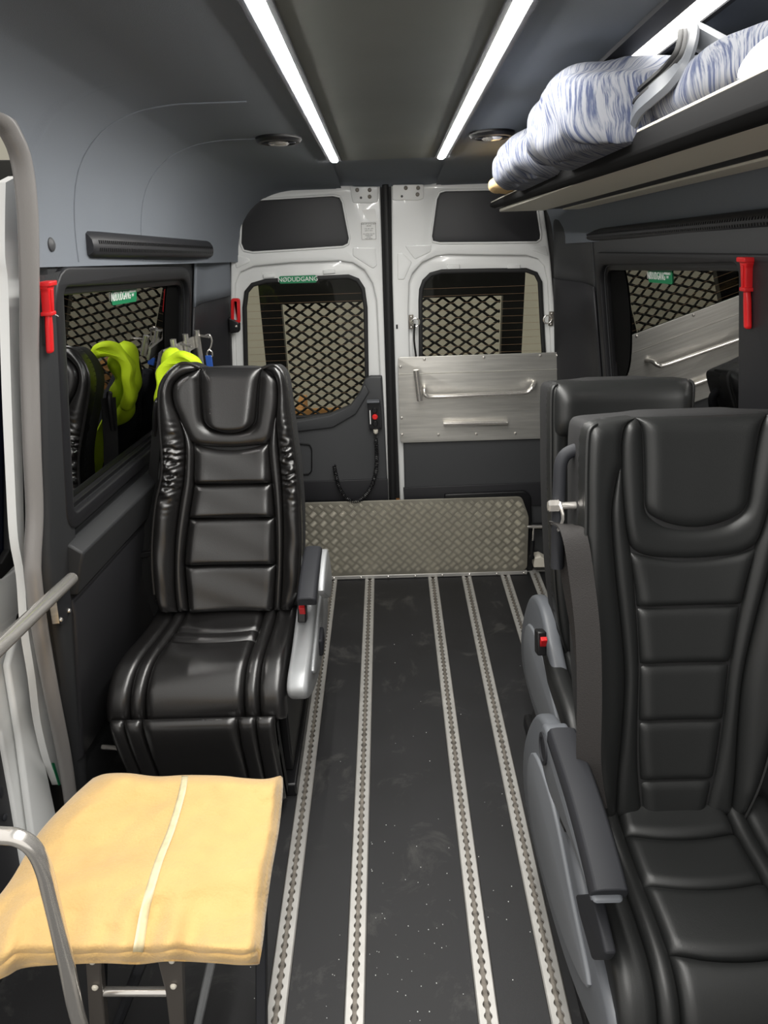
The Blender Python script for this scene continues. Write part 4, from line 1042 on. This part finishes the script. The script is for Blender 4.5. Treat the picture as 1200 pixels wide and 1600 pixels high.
plate('end_panel', dd([(22, 250), (130, 250), (190, 1500), (80, 1500), (40, 945), (40, 860)], SDX-.06), [], .01, fX(SDX-.07), M['brubber'], SD)
# grab rail on the pillar
gA, gB = pL(112, 904, .055), pX(-60, 1066, -.66)
GR = empty('grab_rail', gA); tag(GR, 'straight stainless grab rail bolted to the door pillar', 'rail')
MB().tube([gA, gB], .0145, 16).ob('tube', M['chrome'], GR)
dr = (gB-gA).normalized()
q = [pL(x, y, .018) for x, y in ((86, 938), (106, 918), (110, 955), (95, 976), (91, 974))]
bk = MB().prism(q, (.004, 0, 0)).ob('bracket', M['pgreyd'], GR)
for x, y in ((95, 968), (107.5, 954)): screw(bk, pL(x, y, .023), .006, ax=(1, 0, 0))
MB().prism([pL(86, 938, .018), pL(91, 974, .018), pL(82, 975, .006), pL(78, 950, .006)], (.003, 0, 0)).ob('bracket_flange', M['steel'], GR)
# bent entry rail in front
ty = .80
ER = empty('entry_rail', pY(140, 1600, ty)); tag(ER, 'bent stainless entry handrail in front of the yellow blanket', 'rail')
low = pY(128, 1610, ty)
MB().tube(smooth_path([pY(-140, 1300, ty), pY(-60, 1303, ty), pY(0, 1305.5, ty), pY(28, 1309, ty), pY(52, 1325, ty), pY(68, 1356, ty), pY(80, 1405, ty), pY(102, 1498, ty), low, Vector((low.x+.01, ty, .0))], 8), .0135, 16).ob('tube', M['chrome'], ER)
MB().lathe((low.x+.01, ty, .0), (0, 0, 1), [(.035, 0), (.035, .006), (.015, .01), (0, .01)], 20).ob('foot_flange', M['chrome'], ER)

# ================================================================== FOLDING STOOL AND BLANKET
ST = empty('folding_stool', (-.52, 1.03, 0)); tag(ST, 'dark metal stool frame with crossbar under the yellow blanket', 'stool')
def legplate(pts, Y, th, m='legm', nm='leg'):
    return MB().prism([pY(x, y, Y) for x, y in pts], (0, th, 0)).ob(nm, M[m], ST, bevel=.003)
FYs = .87
l1 = legplate([(118, 1478), (160, 1478), (157, 1520), (164, 1600), (176, 1728), (149, 1732), (139, 1600), (133, 1500)], FYs, .022)
l2 = legplate([(228, 1478), (284, 1478), (284, 1500), (287, 1600), (296, 1728), (272, 1728), (264, 1600), (258, 1550), (245, 1500)], FYs, .022)
for x, y, l in ((144.5, 1502.5, l1), (148.5, 1543, l1), (268.5, 1501, l2), (271, 1541, l2)): screw(l, pY(x, y, FYs-.002), .0065, 'ivory')
MB().tube([pY(160, 1549, FYs+.011), pY(264, 1549, FYs+.011)], .009, 12).ob('crossbar', M['chrome'], ST)
rl = MB().tube([pY(226, 1490, .90), pY(180, 1610, 1.0), ], .012, 8).ob('brace', M['pgreyd'], ST)
for xx in (-.70, -.33):
    MB().obox((xx, 1.10, .23), (.012, 0, 0), (0, .016, 0), (0, .14, .22)).ob('rear_leg', M['pgreyd'], ST, bevel=.003)
a, b = pY(333, 1490, .98), pY(309, 1600, .98)
MB().tube([a, a+(b-a)*2.2], .0095, 8).ob('side_strut', M['silver'], ST)
MB().box((-.74, .88, .425), (-.30, 1.24, .455)).ob('seat_board', M['pgreyd'], ST, bevel=.006)

# blanket: a soft folded sheet, two layers
def coons(top, right, bottom, left, nu, nv):
    T, R_, B, L_ = [resample([(x, y) for x, y in c], n) for c, n in ((top, nu), (right, nv), (bottom, nu), (left, nv))]
    g = []
    for j in range(nv+1):
        v = j/nv; row = []
        for i in range(nu+1):
            u = i/nu
            p = T[i]*(1-v)+B[i]*v+L_[j]*(1-u)+R_[j]*u-(T[0]*(1-u)*(1-v)+T[nu]*u*(1-v)+B[0]*(1-u)*v+B[nu]*u*v)
            row.append((p.x, p.y, u, v))
        g.append(row)
    return g
def sm2(c): return [(p.x, p.y) for p in smooth_path([Vector((a, b, 0)) for a, b in c], 8)]
bt = sm2([(145, 1216), (165, 1209), (200, 1208), (245, 1213), (290, 1211), (345, 1212), (385, 1216), (415, 1217), (438, 1212)])
brt = sm2([(438, 1212), (437, 1240), (431, 1290), (418, 1360), (410, 1420), (406, 1460), (400, 1497)])
bb = sm2([(-70, 1540), (0, 1513), (30, 1500), (100, 1496), (160, 1493), (215, 1495), (260, 1491), (330, 1494), (370, 1497), (400, 1497)])
bl = sm2([(145, 1216), (110, 1248), (60, 1302), (20, 1370), (-10, 1410), (-50, 1460), (-70, 1540)])
def bz(u, v):
    z = .505 + .007*math.sin(u*9+v*4) + .006*math.sin(v*11+u*3) + .010*noise.noise(Vector((u*6, v*6, 1.3))) + .004*noise.noise(Vector((u*15, v*15, 4.3)))
    wr = max(0, (v-.55)/.45); z += wr*.011*math.sin(u*26+2*math.sin(u*9)+v*2) + wr*.005*math.sin(u*47)
    z -= .05*max(0, (.16-u)/.16)**2*.8 + .045*max(0, (v-.93)/.07)**2 + .03*max(0, (u-.96)/.04)**2 + .025*max(0, (.05-v)/.05)**2
    return z
def sheet(g, zf, th, name, m, parent=None, ang=80):
    topv = [[pZ(x, y, zf(u, v)) for x, y, u, v in row] for row in g]
    n, w = len(topv), len(topv[0])
    mb = MB(); bot = [[Vector((p.x, p.y, p.z-th)) for p in row] for row in topv]
    mb.loft(topv); mb.loft(bot)
    rim = lambda R_: R_[0]+[r[-1] for r in R_[1:]]+list(reversed(R_[-1][:-1]))+[r[0] for r in reversed(R_[1:-1])]
    a, b = rim(topv), rim(bot); mid = [p.lerp(q, .5)+(p.lerp(q, .5)-(topv[n//2][w//2])).normalized()*th*.35 for p, q in zip(a, b)]
    mb.loft([a, mid, b], True)
    me = mb.mesh(name); bm = bmesh.new(); bm.from_mesh(me); bmesh.ops.remove_doubles(bm, verts=bm.verts, dist=1e-5); bmesh.ops.recalc_face_normals(bm, faces=bm.faces); bm.to_mesh(me); bm.free()
    return link(name, me, m, parent, ang=ang)
BL = empty('blanket', (-.5, 1.05, .46)); tag(BL, 'yellow fleece blanket with pale stripe folded on the metal stool', 'blanket')
sheet(coons(bt, brt, bb, bl, 90, 70), bz, .02, 'upper_fold', M['yellow'], BL)
off = lambda c, dx, dy: [(x+dx, y+dy) for x, y in c]
sheet(coons(off(bt, -2, 14), [(436, 1226), (434, 1250), (427, 1300), (416, 1370), (408, 1430), (403, 1470), (396, 1490)], off(bb, -2, -6), off(bl, 6, 6), 60, 50), lambda u, v: bz(u, v)-.022, .018, 'lower_fold', M['yellow'], BL)
sl_ = [(289, 1212), (284, 1240), (268, 1295), (250, 1340), (236, 1385), (227, 1420), (220, 1460), (215, 1493)]
g = []
gg = coons(bt, brt, bb, bl, 90, 70)
flat = [(c[0], c[1], c[2], c[3]) for r in gg for c in r]
def uv_at(x, y):
    c = min(flat, key=lambda q: (q[0]-x)**2+(q[1]-y)**2); return c[2], c[3]
cent = sm2(sl_); rows = []
for i, (x, y) in enumerate(cent):
    w = 5+3.5*i/len(cent); row = []
    for k in (-1, -.33, .33, 1):
        u, v = uv_at(x+k*w, y); row.append(pZ(x+k*w, y, bz(u, v)+.0032))
    rows.append(row)
for k in range(3):
    rows = [rows[0]]+[[(rows[i-1][j]+rows[i][j]*2+rows[i+1][j])/4 for j in range(4)] for i in range(1, len(rows)-1)]+[rows[-1]]
MB().loft(rows).ob('pale_stripe', M['tape'], BL, ang=80, solid=.0012)

# ================================================================== HAMMERS
def hammer(p0, f, lab, loc, s=1.0, tie=True, rot=0.):
    e = empty('emergency_hammer', loc); tag(e, lab, 'hammer', 'red emergency hammers')
    ct, st_ = math.cos(rot), math.sin(rot)
    F = lambda a, b, w: f(p0[0]+(a*ct-b*st_)*s, p0[1]+(a*st_+b*ct)*s, w*s)
    hd = rpoly([(-.024, 0), (.024, 0), (.025, -.014), (.018, -.026), (.0135, -.088), (-.0135, -.088), (-.018, -.026), (-.025, -.014)], .004, 3)
    plate('holder', hd, [], .026, lambda u, v, w: F(u, v, w+.013), M['red'], e, bevel=.004)
    plate('holder_rim', rpoly([(-.027, .003), (.027, .003), (.027, -.012), (-.027, -.012)], .004, 3), [], .036, lambda u, v, w: F(u, v, w+.016), M['red'], e, bevel=.004)
    plate('centre_rib', rpoly([(-.007, -.02), (.007, -.02), (.005, -.085), (-.005, -.085)], .002, 2), [], .006, lambda u, v, w: F(u, v, w+.028), M['red'], e, bevel=.002)
    plate('clip_band', rpoly([(-.017, -.084), (.019, -.084), (.019, -.096), (-.017, -.096)], .003, 2), [], .034, lambda u, v, w: F(u, v, w+.014), M['red'], e, bevel=.003)
    plate('handle', rpoly([(-.009, -.094), (.009, -.094), (.014, -.125), (.014, -.200), (.010, -.208), (-.008, -.208), (-.012, -.200), (-.012, -.125)], .003, 3), [], .018, lambda u, v, w: F(u, v, w+.014), M['red'], e, bevel=.006)
    plate('backing', rpoly([(-.012, -.09), (.004, -.09), (.004, -.18), (-.012, -.18)], .003, 2), [], .006, lambda u, v, w: F(u, v, w+.003), M['black'], e)
    if tie: MB().tube([F(.006, -.094, .026), F(.018, -.097, .030), F(.034, -.103, .03)], .0011*s, 6).ob('cable_tie', M['paper'], e)
pl = pL(66, 441, .012)
hammer((pl.y, pl.z), lambda u, v, w: Vector((XL(v)+.012+w, u, v)), 'red emergency hammer on the pillar beside the jacket reflections', pl, .68, rot=-.03)
pr_ = pR(1174, 403, .012)
hammer((pr_.y, pr_.z), lambda u, v, w: Vector((XR(v)-.012-w, 2*pr_.y-u, v)), 'red emergency hammer on the pillar above the matt black seats', pr_, .68, False, rot=.05)

# ================================================================== AIR VENTS
def vent(a, b, r, sgn, lab, rows_=2):
    a, b = Vector(a), Vector(b); e = empty('air_vent', a); tag(e, lab, 'vent', 'black perforated air vents')
    t = (b-a).normalized(); n = Vector((sgn, 0, 0)); n = (n-t*n.dot(t)).normalized(); up_ = t.cross(n); up_ = up_ if up_.z > 0 else -up_
    prof = [(-1.0, 0), (-1.0, .35), (-.75, .8), (-.2, 1.0), (.35, .9), (.8, .5), (1.0, .1), (1.0, 0)]
    mk = lambda c, k: [c+up_*(v*r*k)+n*(h*r*.75*k) for v, h in prof]
    MB().loft([mk(a, .82), mk(a+t*.012, 1)]+[mk(a.lerp(b, .5), 1)]+[mk(b-t*.012, 1), mk(b, .82)], True, True, True).ob('housing', M['trimd'], e, ang=60)
    L = (b-a).length; mb = MB(); k = 0; d = .03
    while d < L-.02:
        for rr, (v, h, ang) in enumerate(((-.45, .92, -.25), (.15, .97, .15))[:rows_]):
            c = a+t*d+up_*(v*r)+n*(h*r*.75); u2 = (up_*math.cos(ang)-n*math.sin(ang)); n2 = t.cross(u2)
            mb.obox(c, t*.0028, u2*r*.14, n*.0015)
        d += .0125
    tag(mb.ob('perforations', M['black'], e, smooth=False), kind='stuff')
    return e
vent(pX(134, 381, -.694), pX(326, 389.5, -.665), .029, 1, 'short black perforated air vent above the window with the jackets')
va, vb = pX(899, 370, .765), pX(1200, 342, .765)
vent(vb+(vb-va)*.6, va, .020, -1, 'long black perforated air vent under the luggage shelf')
c = pX(79, 382, -.694)
tag(MB().lathe(c, (1, 0, 0), [(.014, -.01), (.014, .003), (.010, .006), (0, .0065)], 20).ob('plug_cap', M['trim']), 'round dark plug cap in the felt wall', 'plug')

# ================================================================== LUGGAGE SHELF AND BEDDING
zs = lambda Y: 1.686+.079*(2.93-Y)
SH = empty('luggage_shelf', (.6, 1.5, zs(1.5)-.04)); tag(SH, 'long overhead luggage shelf with black edge and cream underside', 'shelf')
def slab(x0, x1, z0, z1, y0, y1, name, m, bevel=.003):
    rows = []
    for Y in (y0, y1): rows.append([(x0, Y, zs(Y)+z0), (x1, Y, zs(Y)+z0), (x1, Y, zs(Y)+z1), (x0, Y, zs(Y)+z1)])
    return MB().loft(rows, True, True, True).ob(name, M[m], SH, bevel=bevel)
S0, S1 = -.4, 2.90
slab(.415, .745, -.022, -.004, S0, S1, 'shelf_board', 'trimd')
rows = []
for Y in [S0+(S1-S0)*i/20 for i in range(21)]:
    hh = .020+.024*(2.93-Y)/2.05
    z = zs(Y); rows.append([(.400, Y, z), (.396, Y, z-.010), (.400, Y, z-hh*.75), (.416, Y, z-hh), (.436, Y, z-hh), (.436, Y, z-.002)])
MB().loft(rows, True, True, True).ob('front_edge', M['lip'], SH, bevel=.003)
slab(.3995, .437, -.001, .003, S0, S1-.002, 'top_bead', 'ivory', .001)
slab(.430, .600, -.034, -.022, S0, S1-.02, 'underside_panel', 'cream')
slab(.600, .665, -.030, -.022, S0, S1-.02, 'underside_slot', 'black')
slab(.665, .738, -.034, -.022, S0, S1-.02, 'underside_panel', 'cream')

def lump(name, Y0, Y1, x0, x1, z0f, z1f, seed, m, lab, cat, group=None, sq=3.2, amp=.012, nu=90, nv=56, uvs=1.0, tilt=0., cs=2.6):
    """soft bundle lying along the shelf"""
    mb = MB(); rows = []; uvw = []
    for i in range(nu+1):
        t = i/nu; Y = Y0+(Y1-Y0)*(.5-.5*math.cos(math.pi*t))
        k = (1-abs(2*(.5-.5*math.cos(math.pi*t))-1)**sq)**(1/sq); k = max(k, .02)
        rows_arc = Y; cx, cz = (x0+x1)/2, None; za, zb = z0f(Y), z1f(Y); row = []
        for j in range(nv):
            a = 2*math.pi*j/nv; c_, s_ = math.cos(a), math.sin(a)
            ce = cs if s_ > 0 else max(cs, 3.2); ex = math.copysign(abs(c_)**(2/ce), c_); ez = math.copysign(abs(s_)**(2/ce), s_)
            x = cx+ex*(x1-x0)/2*(.35+.65*k); z = za+(zb-za)*(.5+.5*ez*k) if ez > 0 else za+(zb-za)*(.5+.5*ez*min(1, k*1.15))
            p = Vector((x, Y, z)); dir_ = Vector((ex, 0, ez*.8))
            f = noise.noise(Vector((x*9+seed, Y*5, z*9)))*.9+noise.noise(Vector((x*22+seed, Y*9, z*22)))*.45+.35*math.sin(Y*38+6*noise.noise(Vector((x*6, Y*6, z*6+seed)))+ex*2)
            if z > za+.005 or ez > 0: p += dir_*(f*amp*min(1, k*2))
            p.z = max(p.z, za); row.append(p); g_ = noise.noise(Vector((x*5, Y*5, z*5+seed))); uvw.append(((x-Y)*.8+(.2+tilt*.4)*z+.03*g_+.010*f, z*1.5+(x+Y)*.5+.1*g_+seed, 0))
        rows.append(row)
    mb.loft(rows, True, True, True)
    me = bpy.data.meshes.new(name); me.from_pydata(mb.v, [], mb.f); me.update()
    at_ = me.attributes.new('uvw', 'FLOAT_VECTOR', 'POINT')
    for i, q in enumerate(uvw): at_.data[i].vector = q
    o = link(name, me, m, None, ang=80); tag(o, lab, cat, group); return o
lump('bedding_roll', 1.26, 1.67, .290, .60, lambda Y: zs(Y)-.016, lambda Y: zceil(Y)-.012-.05*max(0, (1.45-Y)/.19)**1.5, 1.7, M['bed'], 'large blue and white striped bedding bundle on the luggage shelf', 'bedding', 'striped bedding bundles', sq=7.0, amp=.016, cs=3.4)
lump('bedding_roll', 1.73, 2.30, .298, .60, lambda Y: zs(Y)-.012, lambda Y: zs(Y)+.108, 7.9, M['bed'], 'smaller striped bedding roll at the rear end of the luggage shelf', 'bedding', 'striped bedding bundles', sq=3.2, amp=.012, tilt=.9)
lump('bedding_roll', .92, 1.33, .412, .66, lambda Y: zs(Y)+.005, lambda Y: zs(Y)+.085, 13.1, M['bed'], 'flat piece of striped bedding between grey strap and white paper', 'bedding', 'striped bedding bundles', amp=.006, uvs=1)
lump('cloth_bundle', 2.30, 2.60, .335, .58, lambda Y: zs(Y)+.004, lambda Y: zs(Y)+.06, 3.3, M['peach'], 'peach cloth bundle at the far end of the shelf under the bedding', 'cloth', amp=.006)
lump('paper_sheet', .62, 1.03, .408, .60, lambda Y: zs(Y)+.004, lambda Y: zs(Y)+.045, 5.5, M['paper'], 'crumpled white paper lying on the near part of the shelf', 'paper', amp=.012)
# grey plastic arch lying over the bedding
AR = empty('chair_arch', (.45, 1.3, zs(1.3))); tag(AR, 'grey plastic arch with black rubber strips lying across the bedding', 'frame')
def band(px, X, w, th, m, nm, dx=0.):
    pts = [pX(x, y, X_) for (x, y), X_ in zip(px, X)]; P = smooth_path(pts, 8); rows = []; n = len(P)
    for i, p in enumerate(P):
        t = (P[min(i+1, n-1)]-P[max(i-1, 0)]).normalized(); nn = Vector((-1, 0, .15)); nn = (nn-t*nn.dot(t)).normalized(); a = t.cross(nn)
        rows.append([p-a*w, p-a*w*.7+nn*th, p+a*w*.7+nn*th, p+a*w, p+a*w*.8-nn*th*.6, p-a*w*.8-nn*th*.6])
    return MB().loft(rows, True, True, True).ob(nm, M[m], AR, ang=50)
apx = [(990, 192), (1003, 165), (1030, 140), (1055, 118), (1075, 92), (1082, 62), (1078, 50)]
aX = [.398, .396, .400, .41, .425, .45, .47]
band(apx, aX, .016, .008, 'pgrey', 'arch_body')
band(off(apx, -8, -6), [x-.002 for x in aX], .0035, .006, 'brubber', 'rubber_strip')
band(off(apx, -16, -10), [x+.002 for x in aX], .004, .006, 'brubber', 'rubber_strip')
band([(1078, 52), (1095, 60), (1125, 78), (1150, 92), (1172, 112)], [.47, .47, .46, .45, .44], .017, .008, 'pgrey', 'arch_body')

# ================================================================== COAT RAIL, JACKET, HOOK
CR = empty('coat_rail', pY(300, 545, 2.60)); tag(CR, 'steel coat rail with round pegs on the wall behind the glossy seat', 'rail')
qa, qb = pY(262, 552, 2.42), pY(312, 528, 2.78)
MB().obox(qa.lerp(qb, .5)+Vector((-.01, 0, -.01)), (qb-qa)*.5, Vector((0, 0, .022)), (.004, 0, 0)).ob('back_bar', M['steel'], CR)
for (x, y, l, Y) in ((270, 530, .07, 2.45), (289, 522, .10, 2.60), (307, 516, .30, 2.74)):
    p = pY(x, y, Y); MB().tube([p, p-Vector((0, 0, l))], .011, 12).ob('peg_tube', M['chrome'], CR)
for (x, y, Y) in ((282, 538, 2.5), (311, 524, 2.74)):
    p = pY(x, y, Y); MB().tube([p, p+Vector((.045, -.03, -.002))], .0045, 8).ob('peg', M['chrome'], CR)
hk = pY(330, 526, 2.74); HK = empty('strap_hook', hk); tag(HK, 'steel hook with blue strap hanging beside the coat rail', 'hook')
MB().tube(smooth_path([pY(319, 525, 2.74), pY(327, 523, 2.74), pY(331, 532, 2.74), pY(329, 543, 2.74), pY(324, 550, 2.74), pY(324, 556, 2.74), pY(331, 557, 2.74), pY(331, 550, 2.74), pY(327, 546, 2.74)], 6), .0032, 8).ob('wire_hook', M['chrome'], HK)
MB().obox(pY(327.5, 569, 2.74), (.0125, 0, 0), (0, .004, 0), (0, 0, .034)).ob('strap', M['blue'], HK, bevel=.002)
# jacket hanging between wall and seat: dark body with fluorescent shoulder and cuffs
JK = empty('work_jacket', (-.66, 2.5, .55)); tag(JK, 'dark work jacket with fluorescent yellow shoulders hanging behind the glossy seat', 'jacket')
def blob(rings, name, m, parent, seg=28, amp=.01, seed=0.):
    rows = []; P = smooth_path([Vector(r[0]) for r in rings], 5); n = len(P)
    RX = smooth_path([Vector((r[1], r[2], 0)) for r in rings], 5)
    for i, p in enumerate(P):
        row = []
        for k in range(seg):
            a = 2*math.pi*k/seg; d = Vector((math.cos(a)*RX[i].x, math.sin(a)*RX[i].y, 0)); q = p+d
            row.append(q+d.normalized()*amp*(noise.noise(q*14+Vector((seed, 0, 0)))+.4*math.sin(a*7+q.z*9)))
        rows.append(row)
    return MB().loft(rows, True, True, True).ob(name, m, parent, ang=80)
blob([((-.665, 2.52, .50), .07, .15), ((-.665, 2.52, .75), .075, .16), ((-.67, 2.52, .98), .065, .13), ((-.68, 2.50, 1.10), .05, .09), ((-.685, 2.48, 1.17), .04, .06), ((-.69, 2.48, 1.21), .02, .03)], 'jacket_body', M['navy'], JK, seed=2)
yo = [(246, 646), (242, 625), (243, 600), (246, 578), (256, 562), (270, 553), (284, 551), (300, 559), (312, 571), (322, 590)]
yi = [(318, 604), (306, 586), (296, 577), (284, 573), (273, 576), (265, 588), (261, 605), (262, 625), (262, 648)]
q = [(p.x, p.z) for p in smooth_path([Vector((pY(x, y, 2.28).x, 0, pY(x, y, 2.28).z)) for x, y in yo+yi], 4, True)]
plate('hood_rim', q, [], .05, lambda u, v, w: Vector((u+.004*math.sin(v*70), 2.30+w+.008*math.sin(u*60), v)), M['hivis'], JK, bevel=.012)
cl_ = [(-.70, 2.34, 1.275), (-.738, 2.335, 1.235), (-.748, 2.33, 1.16), (-.745, 2.33, 1.09), (-.728, 2.33, 1.03), (-.695, 2.335, 1.03), (-.70, 2.345, 1.09), (-.702, 2.35, 1.16), (-.68, 2.35, 1.22)]
MB().tube(smooth_path(cl_, 6, True), [.022+.006*math.sin(i*.7) for i in range(54)], 12, True, flat=1.3).ob('hood_collar', M['hivis'], JK, ang=80)
ribbon([(-.70, 2.36, 1.04), (-.675, 2.36, .95), (-.66, 2.355, .85), (-.65, 2.35, .75), (-.645, 2.35, .67)], .055, (.9, -.4, .1), .006).ob('sleeve_stripe', M['hivis'], JK)
blob([((-.70, 2.40, .62), .05, .05), ((-.70, 2.41, .80), .055, .055), ((-.70, 2.42, 1.0), .055, .055), ((-.69, 2.42, 1.12), .03, .03)], 'sleeve', M['navy'], JK, seg=20, amp=.008, seed=5)
blob([((-.72, 2.66, .55), .05, .08), ((-.72, 2.66, .85), .045, .08), ((-.715, 2.66, 1.04), .035, .06), ((-.71, 2.66, 1.12), .02, .03)], 'trouser_leg', M['navy'], JK, seg=20, amp=.01, seed=11)
# loose grit on the floor
mb = MB(); rnd = random.Random(3)
for i in range(120):
    x = rnd.gauss(.03, .14) if i % 3 else rnd.uniform(-.42, .5); y = 1.0+abs(rnd.gauss(0, .35)) if i % 4 else rnd.uniform(.9, 2.6)
    if any(abs(x-r) < .03 for r in RAILX): continue
    s_ = rnd.uniform(.0004, .0010)
    mb.obox((x, y, s_*.6), (s_, s_*.4, 0), (-s_*.4, s_, 0), (0, 0, s_*.6))
tag(mb.ob('grit', M['paper'], smooth=False), 'scattered white grit on the black floor', 'grit', kind='stuff')
